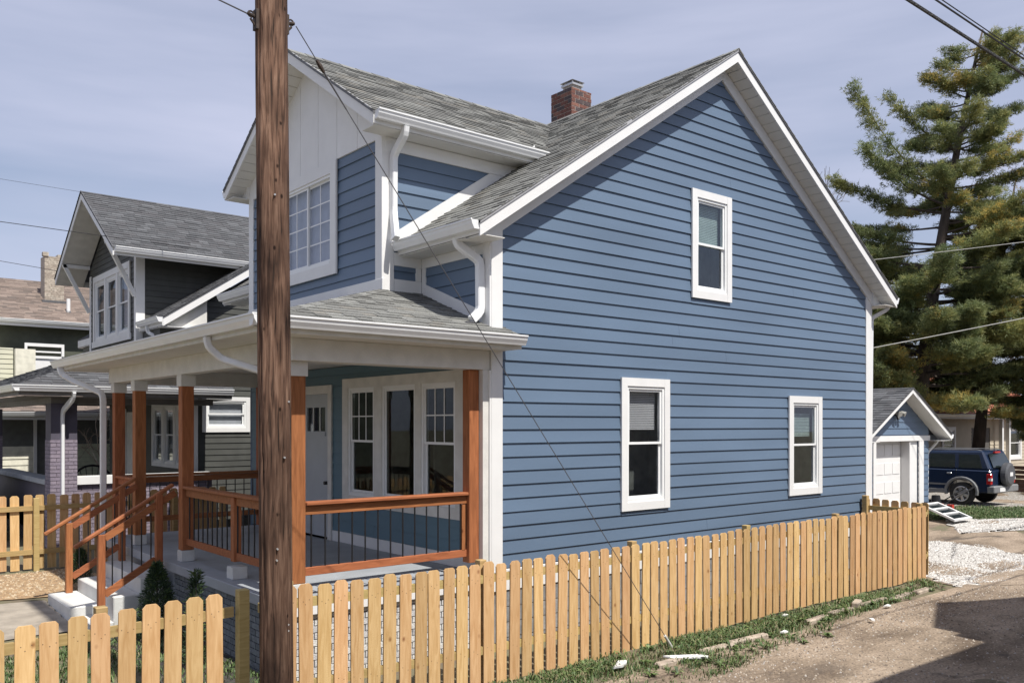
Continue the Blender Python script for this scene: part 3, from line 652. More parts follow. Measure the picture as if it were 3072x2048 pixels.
shingles(prf, F_, [to(A), to(F__), to(E_), to(D)], SH, single=0, row=.125)
F_, to = frame_of(F__, Hh, G_)
shingles(prf, F_, [to(F__), to(Hh), to(G_), to(E_)], SH, row=.125)
hd = (V(D)-V(A)); hl = hd.length
for i in range(12):
    a = V(A)+hd*(i/12); b = V(A)+hd*((i+1)/12-.003); s_ = V((hd.y, -hd.x, 0)).normalized()*.10
    MB().hexa([a-s_-V((0, 0, .022)), b-s_-V((0, 0, .022)), b, a, a-s_-V((0, 0, .010)), b-s_-V((0, 0, .014)), b+V((0, 0, .012)), a+V((0, 0, .018))]).hexa([a, b, b+s_-V((0, 0, .022)), a+s_-V((0, 0, .022)), a+V((0, 0, .018)), b+V((0, 0, .012)), b+s_-V((0, 0, .014)), a+s_-V((0, 0, .010))]).build('ridge_cap', SH[i % 3], prf)
# porch eaves, ceiling and beams
trim((GX, .0, GY, GL, 1.0, 1.012), name='porch_ceiling', m=SOFF, bevel=0)
trim((GX, .04, GY-.02, GY, 1.0, ez), (GX-.02, GX, GY-.02, GL+.02, 1.0, ez), (GX, -.18, GL, GL+.02, 1.0, ez), name='fascia_board', m=WHITE2)
gutter(H, (GX-.13, GY-.022, 1.048), (.04, GY-.022, 1.048), (0, -1, 0)); gutter(H, (GX-.022, GY-.15, 1.048), (GX-.022, GL+.04, 1.048), (-1, 0, 0))
trim((-2.88, -.184, -.0, .28, .755, .999), (-2.88, -2.70, .281, 7.0, .755, .999), (-2.69, -.20, 6.85, 7.0, .755, .999), name='beam', m=WHITE2)
spout(H, [(-3.46, 1.0, 1.04), (-3.45, 1.0, .95), (-3.35, 1.05, .82), (-2.98, 1.3, .66), (-2.95, 1.3, -2.5)], ref=(0, 1, 0)) if False else None
spout(H, [(-3.45, .95, 1.04), (-3.43, .95, .93), (-3.3, .9, .80), (-2.97, .35, .62), (-2.95, .30, .3), (-2.95, .2, -1.6)], ref=(0, 1, 0))
spout(H, [(-3.45, 7.85, 1.04), (-3.43, 7.8, .93), (-3.3, 7.65, .82), (-2.98, 7.08, .60), (-2.97, 7.0, .5), (-2.97, 7.0, -2.2)], ref=(0, 1, 0), w_=.1)
# posts
P_ = [(-2.83, .11), (-2.86, 3.47), (-2.86, 5.6), (-2.86, 6.72)]
for i, (x, y) in enumerate(P_):
    MB().bx(x, x+.165, y+.002, y+.155, -1.675, .60).build('porch_post', STAIN, H, bevel=.006)
    trim((x-.02, x+.185, y-.015, y+.172, .592, .7545), name='post_sleeve', m=WHITE2)
    trim((x-.01, x+.175, y-.0, y+.165, -1.83, -1.677), name='post_base', m=CONC_W)
trim((-2.87, -2.68, 1.66, 1.85, -1.83, -1.68), name='post_base', m=CONC_W)
MB().bx(-2.84, -2.74, 1.70, 1.80, -1.62, -.83).build('porch_post', STAIN, H, bevel=.004)
MB().bx(-.455, -.305, .07, .22, -1.675, .754).build('porch_post', STAIN, H, bevel=.006)
MB().bx(-.30, -.186, -.002, .14, -1.8, .754).build('pilaster', WHITE2, H)
MB().bx(-.34, -.19, 6.72, 6.87, -1.8, .754).build('porch_post', STAIN, H, bevel=.006)
# railings (part) > rails and balusters (sub-parts)
def railing(a, b, n, zt=-.786, zb=-1.60):
    a = V((*a, 0)); b = V((*b, 0)); d = (b-a).normalized(); s_ = V((-d.y, d.x, 0)); Fq = Fr(a, d, s_); l = (b-a).length
    r = MB().fb(Fq, 0, l, zt-.04, zt, -.07, .07).build('railing', STAINX, H, bevel=.008)
    MB().fb(Fq, 0.001, l-.001, zt-.145, zt-.046, -.02, .02).build('rail', STAINX, r, bevel=.004)
    MB().fb(Fq, 0.001, l-.001, zb, zb+.09, -.022, .022).build('rail', STAINX, r, bevel=.004)
    me = None
    for i in range(n):
        p = a+d*(l*(i+.5)/n)
        if me is None:
            o = MB().cyl((p.x, p.y, zb+.09), (p.x, p.y, zt-.14), .0095, seg=8).build('baluster', IRON, r); me = o.data
        else: place('baluster', me, (p.x, p.y, zb+.09), r)
railing((-2.665, .15), (-.455, .15), 13); railing((-2.79, 3.46), (-2.79, .27), 19); railing((-2.79, 6.71), (-2.79, 5.76), 6); railing((-2.69, 6.8), (-.35, 6.8), 14)
MB().bx(-.53, -.48, .125, .175, -1.51, -.94).build('rail_support', STAIN, H)
# porch floor and foundation
MB().bx(-3.0, -.19, -.035, 7.1, -1.96, -1.832).build('porch_floor', CONCRETE_P, H, bevel=.008)
pf = MB().bx(-2.9, -.2, .02, 7.0, -2.95, -1.962).build('porch_foundation', CONCRETE_P, H)
WB = [mat('white_brick_a', (.58, .58, .57), .7, 20, .1, bump=.4, bscale=60), mat('white_brick_b', (.48, .48, .49), .7, 20, .12, bump=.4, bscale=60)]
WB_SHADE = [mat('shaded_brick_a', (.17, .185, .20), .8, 20, .2, bump=.4, bscale=60), mat('shaded_brick_b', (.13, .145, .16), .8, 20, .2, bump=.4)]  # front face of the white brick, its shade put into the colour
brickwork(pf, Fr((-2.93, .018, 0), (1, 0, 0), (0, -1, 0)), 0, 2.74, -2.80, -1.97, WB, n1=.018, n0=0)
brickwork(pf, Fr((-2.902, 0, 0), (0, 1, 0), (-1, 0, 0)), .02, 3.6, -2.80, -1.97, WB_SHADE, n1=.02, n0=0)
trim((-3.01, -.2, -.05, .02, -1.995, -1.835), name='floor_edge', m=WHITE)
trim((-.206, -.182, .15, 4.15, -1.83, -1.66), (-.206, -.182, 5.4, 7.0, -1.83, -1.66), name='base_board')
# steps
st = MB().bx(-3.35, -3.001, 3.68, 5.55, -2.9, -2.03).build('steps', CONC_W, H, bevel=.01)
MB().bx(-3.70, -3.352, 3.66, 5.56, -2.9, -2.24).build('step', CONC_W, st, bevel=.012)
MB().bx(-4.10, -3.702, 4.28, 5.58, -2.9, -2.43).build('step', CONC_W, st, bevel=.012)
MB().bx(-3.98, -3.703, 3.62, 4.275, -2.9, -2.56).build('step', CONC_W, st, bevel=.012)
# stair railings
for y in (3.72, 5.47):
    nb = -2.43 if y > 5 else -2.56
    s_ = MB().sweep([(-4.17, y, -1.545), (-2.90, y, -.775)], rect(.05, .075), (0, 1, 0)).build('stair_railing', STAINX, H, bevel=.012)
    MB().bx(-3.885, -3.795, y-.045, y+.045, nb, -1.40).build('newel_post', STAIN, s_, bevel=.006)
    MB().bx(-3.14, -3.05, y-.045, y+.045, -2.03, -.90).build('newel_post', STAIN, s_, bevel=.006)
    MB().sweep([(-3.795, y, -1.45), (-2.87, y, -.89)], rect(.09, .04), (0, 1, 0)).build('rail', STAINX, s_)
    MB().sweep([(-3.795, y, -2.20), (-3.14, y, -1.80)], rect(.09, .04), (0, 1, 0)).build('rail', STAINX, s_)
    for i in range(5):
        x = -3.70+i*.125; zb = -2.20+(x+3.795)*.61; zt = -1.45+(x+3.795)*.605
        MB().cyl((x, y, zb), (x, y, zt), .0095, seg=8).build('baluster', IRON, s_)
# front triple window: one trim with three units
tb = MB(); a, b, c, d = TW
for (p, q) in ((a, .70), (1.52, 1.67), (2.57, 2.80), (3.60, b)): tb.fb(FF, p, q, c, d, .017, .045)
for (p, q) in ((.70, 1.52), (1.67, 2.57), (2.80, 3.60)): tb.fb(FF, p, q, d-.15, d, .017, .044); tb.fb(FF, p, q, c, c+.15, .017, .044)
tb.build('window_surround', WHITE2, H)
window(H, FF, .66, 1.56, c+.11, d-.11, tw=.045, n0=.02, grid=(3, 2), nt_=.012, glass=GLASS_P)
window(H, FF, 1.63, 2.61, c+.11, d-.11, tw=.045, n0=.02, style='fixed', nt_=.012, glass=GLASS_P)
window(H, FF, 2.76, 3.64, c+.11, d-.11, tw=.045, n0=.02, grid=(3, 2), nt_=.012, glass=GLASS_P)
# door
dr = MB().fb(FF, DR[0], DR[0]+.12, -1.83, DR[3], .017, .045).fb(FF, DR[1]-.12, DR[1], -1.83, DR[3], .017, .045).fb(FF, DR[0]+.12, DR[1]-.12, DR[3]-.14, DR[3], .017, .044).build('door', WHITE2, H)
ym = (DR[0]+DR[1])/2; k = MB(); q0, q1 = DR[0]+.12, DR[1]-.12
k.fb(FF, q0, q1, -1.80, -.05, -.04, .0); k.fb(FF, q0, q0+.16, -.05, .57, -.04, 0); k.fb(FF, q1-.16, q1, -.05, .57, -.04, 0); k.fb(FF, q0+.16, q1-.16, .35, .57, -.04, 0); k.fb(FF, q0+.14, q1-.14, -.13, -.06, 0, .02)
k.build('door_leaf', mat('grey_door', (.40, .43, .46), .5, 4, .03), dr)
MB().fb(FF, q0+.16, q1-.16, -.05, .35, -.03, -.02).build('pane', GLASS, dr)
MB().fb(FF, q0+.36, q0+.375, -.05, .35, -.018, -.004).fb(FF, q0+.60, q0+.615, -.05, .35, -.018, -.004).build('muntin_grid', VINYL, dr)
MB().cyl((-.18, q0+.07, -.9), (-.25, q0+.07, -.9), .03, seg=10).build('handle', IRON, dr)

# ------------------------------------------------------------------ picket fences
def picket_mesh(w_=.139, h=1.31, t=.018, c=.028):
    p = [(-w_/2, 0, 0), (w_/2, 0, 0), (w_/2, 0, h-c), (w_/2-c*.75, 0, h-c*.12), (w_/2-c*.95, 0, h), (-w_/2+c*.95, 0, h), (-w_/2+c*.75, 0, h-c*.12), (-w_/2, 0, h-c)]
    m = MB().prism(p, (0, t, 0))
    for (x, z) in ((-.035, h-.155), (.0, h-.185), (.04, h-.16), (-.03, h-.92), (.035, h-.95)):
        x += rnd(-.01, .01); z += rnd(-.012, .012); m.quad([(x-.0035, -.0008, z-.0035), (x+.0035, -.0008, z-.0035), (x+.0035, -.0008, z+.0035), (x-.0035, -.0008, z+.0035)], 1)
    me = bpy.data.meshes.new('picket'); me.from_pydata(m.v, [], m.f); me.polygons.foreach_set('material_index', m.m); me.materials.append(PICK); me.materials.append(mat('nail_head_dark', (.09, .06, .035), .6)); return me
PM = [picket_mesh(), picket_mesh(.134, 1.305, c=.022), picket_mesh(.142, 1.315, c=.032), picket_mesh(.138, 1.30, c=.026), picket_mesh(.14, 1.31, c=.035)]
NAILM = mat('nail_head', (.10, .07, .04), .6)
def fence(label, p0, p1, ztop, pitch, face=1, posts=(), rails=(.17, .935), hgt=1.31, start=0., rail_side=1, group=None, post_up=.03, post_rot=0):
    """p0->p1 along the face plane; pickets on the face side, rails behind"""
    p0 = V((*p0, 0)); p1 = V((*p1, 0)); d = (p1-p0).normalized(); l = (p1-p0).length; nn = V((-d.y, d.x, 0))*rail_side
    Fq = Fr(p0, d, nn); root = thing('picket_fence', (p0.x, p0.y, HZ), label, 'fence', group)
    a = math.atan2(d.y, d.x); u = start+.07
    while u < l-.04:
        q = p0+d*u; z = ztop(u)+rnd(-.011, .011)
        place('picket', random.choice(PM), (q.x, q.y, z-hgt), root, (rnd(-.006, .006), rnd(-.011, .011), a+(0 if rail_side > 0 else math.pi)+rnd(-.01, .01)))
        u += pitch+rnd(-.006, .006)
    for r in rails:
        nseg = max(1, round(l/2.4)); 
        for i in range(nseg):
            a0, a1 = l*i/nseg, l*(i+1)/nseg-.004; z0, z1 = ztop(a0)-r, ztop(a1)-r
            MB().hexa([Fq.p(a0, z0-.043, .019), Fq.p(a1, z1-.043, .019), Fq.p(a1, z1-.043, .057), Fq.p(a0, z0-.043, .057), Fq.p(a0, z0+.043, .019), Fq.p(a1, z1+.043, .019), Fq.p(a1, z1+.043, .057), Fq.p(a0, z0+.043, .057)]).build('rail', RAILW, root)
    for u in posts: MB().fb(Fq, u-.045, u+.045, ztop(u)-1.6, ztop(u)+post_up, .058, .148).build('fence_post', RAILW, root, bevel=.004)
    return root
zt = lambda x: -1.40-.035*math.sin(min(1, max(0, (x+3.8)/8))*math.pi)
f1 = fence('long pale pine picket fence along the alley between the utility pole and the garage drive', (-3.80, -1.3), (8.93, -1.3), lambda u: zt(u-3.80), .1785, posts=(.3, 2.55, 4.95, 7.35, 9.75, 12.6), start=.02)
f2 = fence('nearest picket fence section at the lower left, left of the utility pole', (-7.1, -1.3), (-4.03, -1.3), lambda u: -1.40-.04*(3.07-u)/1.6, .184, posts=(.5, 2.0), start=.05)
MB().bx(-4.0, -3.905, -1.318, -1.225, -2.9, -1.385).build('fence_post', RAILW, f2, bevel=.004)
f3 = fence('short picket fence returning from the long alley fence to the rear house corner', (8.98, -1.28), (8.98, -.02), lambda u: -1.36, .185, posts=(), rail_side=1, start=.0)
MB().bx(8.86, 8.955, -.16, -.06, -2.9, -1.30).build('fence_post', RAILW, f3, bevel=.004)
f4 = fence('picket fence beyond the porch with its rails and posts facing the camera', (-7.6, 8.55), (-.2, 8.55), lambda u: -1.21, .195, posts=(1.5, 3.9, 6.3), rail_side=-1, hgt=1.28, post_up=-.02, rails=(.20, .97))

# ------------------------------------------------------------------ utility pole and wires
def pole_mat():
    m = bpy.data.materials.new('weathered_pole_wood'); m.use_nodes = True; t = m.node_tree; n = t.nodes.new; l = t.links.new; b = t.nodes['Principled BSDF']; b.inputs['Roughness'].default_value = .8; b.inputs['Specular IOR Level'].default_value = .2
    g = n('ShaderNodeNewGeometry'); mp_ = n('ShaderNodeMapping'); mp_.inputs['Scale'].default_value = (1, 1, .07); l(g.outputs['Position'], mp_.inputs[0])
    a = n('ShaderNodeTexNoise'); a.inputs['Scale'].default_value = 42; a.inputs['Detail'].default_value = 5; a.inputs['Distortion'].default_value = .6; l(mp_.outputs[0], a.inputs['Vector'])
    r = n('ShaderNodeValToRGB'); e = r.color_ramp.elements; e[0].position = .30; e[0].color = (.024, .016, .012, 1); e[1].position = .72; e[1].color = (.215, .138, .098, 1); e.new(.46).color = (.105, .060, .041, 1); l(a.outputs[0], r.inputs[0])
    c = n('ShaderNodeTexNoise'); c.inputs['Scale'].default_value = 2.2; c.inputs['Detail'].default_value = 6; mp2 = n('ShaderNodeMapping'); mp2.inputs['Scale'].default_value = (1.6, 1.6, .7); l(g.outputs['Position'], mp2.inputs[0]); l(mp2.outputs[0], c.inputs['Vector'])
    r2 = n('ShaderNodeValToRGB'); r2.color_ramp.elements[0].position = .36; r2.color_ramp.elements[0].color = (.33, .30, .30, 1); r2.color_ramp.elements[1].position = .6; r2.color_ramp.elements[1].color = (1.15, 1.12, 1.1, 1); l(c.outputs[0], r2.inputs[0])
    # small knots and nail holes
    vo = n('ShaderNodeTexVoronoi'); vo.inputs['Scale'].default_value = 9; mp3 = n('ShaderNodeMapping'); mp3.inputs['Scale'].default_value = (1, 1, .6); l(g.outputs['Position'], mp3.inputs[0]); l(mp3.outputs[0], vo.inputs['Vector'])
    r3 = n('ShaderNodeValToRGB'); r3.color_ramp.elements[0].position = .07; r3.color_ramp.elements[0].color = (.15, .12, .1, 1); r3.color_ramp.elements[1].position = .13; r3.color_ramp.elements[1].color = (1, 1, 1, 1); l(vo.outputs['Distance'], r3.inputs[0])
    # the whole colour darkens gradually towards the foot
    sx = n('ShaderNodeSeparateXYZ'); l(g.outputs['Position'], sx.inputs[0]); mr = n('ShaderNodeMapRange'); mr.inputs[1].default_value = -1.5; mr.inputs[2].default_value = 2.5; mr.inputs[3].default_value = .62; mr.inputs[4].default_value = 1.25; l(sx.outputs[2], mr.inputs[0])
    m1 = n('ShaderNodeMix'); m1.data_type = 'RGBA'; m1.blend_type = 'MULTIPLY'; m1.inputs[0].default_value = 1; l(r.outputs[0], m1.inputs[6]); l(r2.outputs[0], m1.inputs[7])
    m2 = n('ShaderNodeMix'); m2.data_type = 'RGBA'; m2.blend_type = 'MULTIPLY'; m2.inputs[0].default_value = 1; l(m1.outputs[2], m2.inputs[6]); l(r3.outputs[0], m2.inputs[7])
    vm = n('ShaderNodeVectorMath'); vm.operation = 'SCALE'; l(m2.outputs[2], vm.inputs[0]); l(mr.outputs[0], vm.inputs[3]); l(vm.outputs[0], b.inputs['Base Color'])
    bp = n('ShaderNodeBump'); bp.inputs['Strength'].default_value = .9; bp.inputs['Distance'].default_value = .012; l(a.outputs[0], bp.inputs['Height']); l(bp.outputs[0], b.inputs['Normal'])
    return m
from mathutils import noise
PX, PY = -3.985, -2.0
UP = thing('utility_pole', (PX, PY, HZ), 'tall weathered brown wooden utility pole standing in front of the porch', 'utility pole')
m = MB(); SEG, RI = 72, 130
for j in range(RI+1):
    z = -2.95+13.0*j/RI; r0 = .133-.0010*(z+2.9); cx, cy = PX+(z-.5)*-.009, PY
    for i in range(SEG):
        a = 2*math.pi*i/SEG; k = noise.noise(V((math.cos(a)*7, math.sin(a)*7, z*.35))); k2 = noise.noise(V((math.cos(a)*16, math.sin(a)*16, z*.8+9)))
        r = r0+.004*k+.003*k2-(.013 if k2 < -.42 else 0)-(.010 if abs(k) < .035 else 0); m.v.append(V((cx+r*math.cos(a), cy+r*math.sin(a), z)))
for j in range(RI):
    for i in range(SEG): i2 = (i+1) % SEG; m.f.append([j*SEG+i, j*SEG+i2, (j+1)*SEG+i2, (j+1)*SEG+i])
m.f.append([RI*SEG+i for i in range(SEG)]); m.m = [0]*len(m.f); m.build('shaft', pole_mat(), UP, smooth=True)
RUST = mat('rusty_iron', (.05, .035, .028), .7, 20, .4, metal=.3); GALV = MATS['galvanised']
for s_, z in ((-1, 3.33), (1, 3.36)):
    x = PX-.026+s_*.126; b = MB(); b.bx(x-.015, x+.015, PY-.035, PY+.035, z-.10, z+.06); b.cyl((x, PY, z), (x+s_*.075, PY, z+.015), .014, seg=8); b.tube([(x+s_*.045+.024*math.cos(t), PY+.0, z+.015+.024*math.sin(t)) for t in [k*.785 for k in range(9)]], .007, 6)
    b.cyl((x, PY, z-.08), (x+s_*.05, PY, z-.02), .010, seg=6); b.build('guy_hook', RUST, UP)
for (dx, z) in ((-.03, .62-1.55), (-.035, .53-1.55), (.07, -1.55), (.07, -1.60), (.075, .25), (-.05, 1.9), (.03, -.2), (.05, -2.1)):
    y = PY-math.sqrt(max(.001, .131**2-dx*dx)); 
    MB().cyl((PX+dx, y+.01, z), (PX+dx-.003, y-.012, z), .008, seg=8).build('nail_head', GALV, UP)
CAB = mat('black_cable', (.02, .02, .022), .5); CABW = mat('pale_service_cable', (.33, .33, .31), .5); STEEL = mat('steel_strand', (.10, .10, .11), .45, metal=.3)
def wire(label, a, b, r, m_, sag=0., seg=24, cat='wire', group=None, name='overhead_wire', extra=None):
    a, b = V(a), V(b); p = [a+(b-a)*(i/seg)-V((0, 0, 4*sag*(i/seg)*(1-i/seg))) for i in range(seg+1)]
    o = MB().tube(p, r, 6).build(name, m_, label=label, cat=cat, group=group)
    return o
g1 = wire('thin steel guy wire slanting down across the house from the pole to the verge', (PX+.19, PY, 3.36), (1.5, -1.56, -2.74), .0048, STEEL, name='guy_wire')
dg = (V((1.5, -1.56, -2.74))-V((PX+.19, PY, 3.36))).normalized(); q = V((PX+.19, PY, 3.36))
MB().cyl(q+dg*.30, q+dg*.35, .012, .02, 8).cyl(q+dg*.35, q+dg*.41, .02, .012, 8).build('strain_insulator', RUST, g1); MB().cyl(q+dg*.41, q+dg*.75, .009, .006, 8).build('guy_grip', STEEL, g1)
MB().cyl(V((1.5, -1.56, -2.74))-dg*.02, V((1.5, -1.56, -2.74))-dg*.25, .018, seg=8).build('ground_guard', mat('pale_plastic', (.6, .6, .57), .5), g1)
g2 = wire('black wire leaving the top of the pole towards the upper left', (PX-.23, PY, 3.34), (-16, -1.9, 5.9), .006, STEEL, sag=.15, name='guy_wire')
dg = V((-12, .1, 2.2)).normalized(); q = V((PX-.23, PY, 3.34)); MB().cyl(q+dg*.33, q+dg*.44, .028, .022, 8).build('strain_insulator', RUST, g2); MB().cyl(q+dg*.44, q+dg*.75, .016, .010, 8).build('guy_grip', GALV, g2)
wire('thick twisted black cable crossing the upper right corner', (-40, -5.84, 2.96), (80, -5.84, 2.96), .013, mat('bundled_cable', (.06, .06, .062), .6, 60, .5, bump=.8, bscale=90))
wire('thinner black cable above the thick cable in the upper right corner', (-40, -5.6, 3.34), (80, -5.6, 3.34), .008, CAB)
wire('slimmest wire, running just above the thinner cable in the upper right corner', (-40, -5.6, 3.372), (80, -5.6, 3.372), .005, CAB)
wire('upper pale service wire in front of the pine', (9.4, 6.3, 3.6), (21.5, -3.7, 5.45), .009, CABW, sag=.1)
wire('lower pale service wire in front of the pine, dipping behind the blue house', (9.3, 3.2, 1.2), (19, -4.2, 3.65), .011, CABW, sag=.06)
wire('highest faint wire in the left sky', (-6, 16, 6.15), (2.5, 9.9, 4.6), .0035, CAB, group=None); wire('middle dark wire in the left sky', (-6, 16.2, 5.15), (0.5, 11.4, 4.1), .008, CAB); wire('lowest dark wire in the left sky, ending by the whitewashed chimney', (-8, 18, 4.85), (4, 18, 3.9), .007, CAB)

# ------------------------------------------------------------------ neighbouring dark house
HN = thing('dark_house', (4.5, 15, HZ), 'charcoal sided neighbouring house with a wide front dormer and purple brick porch piers', 'house')
FN = Fr((0, 11.7, 0), (1, 0, 0), (0, -1, 0)); FNF = Fr((.2, 0, 0), (0, 1, 0), (-1, 0, 0)); FND = Fr((-.68, 0, 0), (0, 1, 0), (-1, 0, 0)); FNS = Fr((0, 13.0, 0), (1, 0, 0), (0, -1, 0))
ZN, XN, SN = 5.88, 4.5, .665; rn = lambda x: ZN-SN*abs(x-XN)
wn_ = MB(); WM = mat('dark_sheathing', (.05, .05, .05), .9)
SW = (.40, 1.56, -.12, .72)
siding(HN, FN, lambda z: (max(.2, XN-(5.6-z)/SN), min(8.8, XN+(5.6-z)/SN)), -2.2, 5.3, .14, DARKSID, [(SW[0]+.03, SW[1]-.03, SW[2]+.03, SW[3]-.03)], wn_, thick=.018)
TN = (12.0, 14.6, -1.0, .58)
siding(HN, FNF, lambda z: (11.85, 18.6), -2.0, .8, .14, DARKSID, [(TN[0]+.05, TN[1]-.05, TN[2]+.05, TN[3]-.05)], wn_, thick=.018)
wn_.bx(.3, 8.7, 18.6, 18.7, -2.6, 2.6); wn_.build('wall', WM, HN)
trim((.17, .30, 11.66, 11.68, -2.2, 2.3), name='corner_board', parent=HN)
window(HN, FN, *SW, n0=.02, tw=.10, style='hung', blind=(.9, 0, CURT))
for i in range(3): window(HN, FNF, TN[0]+i*.87, TN[0]+i*.87+.86, TN[2], TN[3], n0=.02, tw=.09, style='hung', blind=(.75, 0, CURT))
k = MB(); [k.fb(FNF, 15.9+a, 15.9+b, -1.9, .5, .0, n) for a, b, n in ((0, .12, .04), (.98, 1.1, .04))]; k.fb(FNF, 16.02, 16.88, -1.9, .4, 0, .02); k.build('door', WHITE2, HN)
# dormer
DNY, DNZ, DNS = 15.08, 5.92, .65; dn = lambda y: DNZ-DNS*abs(y-DNY); wq = MB()
siding(HN, FND, lambda z: (max(13.0, DNY-(5.62-z)/DNS), min(17.15, DNY+(5.62-z)/DNS)), 1.6, 5.55, .14, DARKSID, [(13.5, 16.65, 2.25, 3.9)], wq, thick=.018)
siding(HN, FNS, lambda z: (-.68, min(2.6, XN-(ZN-z)/SN+.1)), 2.3, 4.15, .14, DARKSID, (), wq, thick=.018)
wq.bx(-.6, 3.5, 17.05, 17.15, 1.5, 4.2); wq.build('dormer_wall', WM, HN)
trim((-.71, -.50, 12.97, 12.995, 2.0, 4.1), (-.708, -.682, 12.99, 13.13, 1.7, 4.1), (-.708, -.682, 17.02, 17.17, 1.7, 4.1), name='corner_board', parent=HN)
tt = MB().fb(FND, 13.42, 16.73, 3.86, 4.02, .02, .05).fb(FND, 13.36, 16.79, 2.12, 2.28, .02, .06)
for u in (13.42, 14.42, 15.5, 16.6): tt.fb(FND, u, u+.13, 2.28, 3.86, .02, .049)
tt.build('window_surround', WHITE, HN)
for u in (13.55, 14.6, 15.65): window(HN, FND, u, u+.93, 2.28, 3.86, n0=.01, tw=.05, nt_=.02, style='hung', blind=(.95, 0, CURT) if u < 14 else None, room=False, depth=.3, glass=GLASS_D)
MB().fb(FND, 13.5, 16.7, 2.25, 3.9, -.14, -.12).build('dark_room_panel', INTER, HN)  # flat panel in the dark interior colour, in place of built rooms
nroofs = []
for sgn in (-1, 1):
    ye = DNY+sgn*2.80
    def pn(y0, y1, o0, o1, x0, x1): return MB().prism([(x0, y0, dn(y0)-o0), (x0, y1, dn(y1)-o0), (x0, y1, dn(y1)-o1), (x0, y0, dn(y0)-o1)], (x1-x0, 0, 0))
    pn(ye, DNY, .012, .20, -1.412, -1.385).build('rake_board', WHITE, HN)
    pn(ye, DNY, -.012, .03, -1.43, -1.40).build('drip_edge', LEAD, HN)
    pn(ye, DNY, .17, .185, -1.384, -.70).build('soffit_board', WHITE2, HN)
    ya = DNY+sgn*2.06
    MB().sweep([(-1.36, ya+sgn*.0, dn(ya)-.2), (-.72, ya, 3.12)], rect(.09, .09), (0, 1, 0)).bx(-1.38, -.71, ya-.045, ya+.045, dn(ya)-.29, dn(ya)-.2).build('eave_bracket', WHITE, HN)
    trim((-1.384, 2.2, ye-.02 if sgn < 0 else ye, ye if sgn < 0 else ye+.02, dn(ye)-.19, dn(ye)), name='fascia_board', parent=HN)
    gutter(HN, (-1.38, ye+sgn*.022, dn(ye)-.125), (1.9, ye+sgn*.022, dn(ye)-.125), (0, sgn, 0))
    F_ = Fr((-1.43, ye+sgn*.03, dn(ye+sgn*.03)+.004), (1, 0, 0), (0, sgn*DNS, 1), Z=(0, -sgn, DNS)); ln = math.hypot(2.83, 2.83*DNS)
    x0 = XN-(ZN-dn(ye))/SN+.2; x1 = XN+.1
    rr = MB().prism([(-1.43, ye+sgn*.03, dn(ye+sgn*.03)), (x0, ye+sgn*.03, dn(ye+sgn*.03)), (x1, DNY, DNZ), (-1.43, DNY, DNZ)], (0, 0, -.03)).build('roof', LEAD, HN)
    shingles(rr, F_, [(0, 0), (x0+1.43, 0), (x1+1.43, ln), (0, ln)], SHD, weights=(3, 3, 1, 3))
for sgn in (-1, 1):
    xe = XN+sgn*5.1
    def pm(x0, x1, o0, o1, y0, y1): return MB().prism([(x0, y0, rn(x0)-o0), (x1, y0, rn(x1)-o0), (x1, y0, rn(x1)-o1), (x0, y0, rn(x0)-o1)], (0, y1-y0, 0))
    pm(xe, XN, .012, .22, 11.32, 11.35).build('rake_board', WHITE, HN); pm(xe, XN, .18, .2, 11.351, 11.69).build('soffit_board', WHITE2, HN)
    rr = MB().prism([(xe, 11.3, rn(xe)), (XN, 11.3, ZN), (XN, 18.9, ZN), (xe, 18.9, rn(xe))], (0, 0, -.03)).build('roof', LEAD, HN); ln = math.hypot(5.1, 5.1*SN)
    shingles(rr, Fr((xe-.0, 11.29, rn(xe)+.004), (0, 1, 0), (sgn*SN, 0, 1), Z=(-sgn, 0, SN)), [(0, 0), (7.6, 0), (7.6, ln), (0, ln)], SHD, weights=(3, 3, 1, 3))
gutter(HN, (-.622, 11.33, rn(-.6)-.13), (-.622, 12.9, rn(-.6)-.13), (-1, 0, 0)); trim((-.62, -.6, 11.33, 18.8, 2.28, 2.47), (-.6, .2, 11.36, 18.8, 2.26, 2.275), name='fascia_board', parent=HN)
spout(HN, [(-.66, 12.3, 2.35), (-.64, 12.3, 2.2), (-.3, 11.75, 1.9), (-.3, 11.75, 1.3)], ref=(0, 1, 0))
MB().bx(-.55, .18, 11.72, 18.5, .8, 2.25).build('front_wall_upper', DARKSID, HN)
MB().prism([(-.6, 11.5, rn(-.6)-.20), (.45, 11.5, rn(.45)-.20), (.45, 11.5, 2.1), (.19, 11.5, 2.1), (.19, 11.5, 2.27), (-.6, 11.5, 2.27)], (0, .185, 0)).build('eave_return', WHITE2, HN)
MB().fb(FN, SW[0]+.1, SW[1]-.1, SW[2]+.1, SW[3]-.1, -.09, -.075).build('white_curtain', CURT, HN)
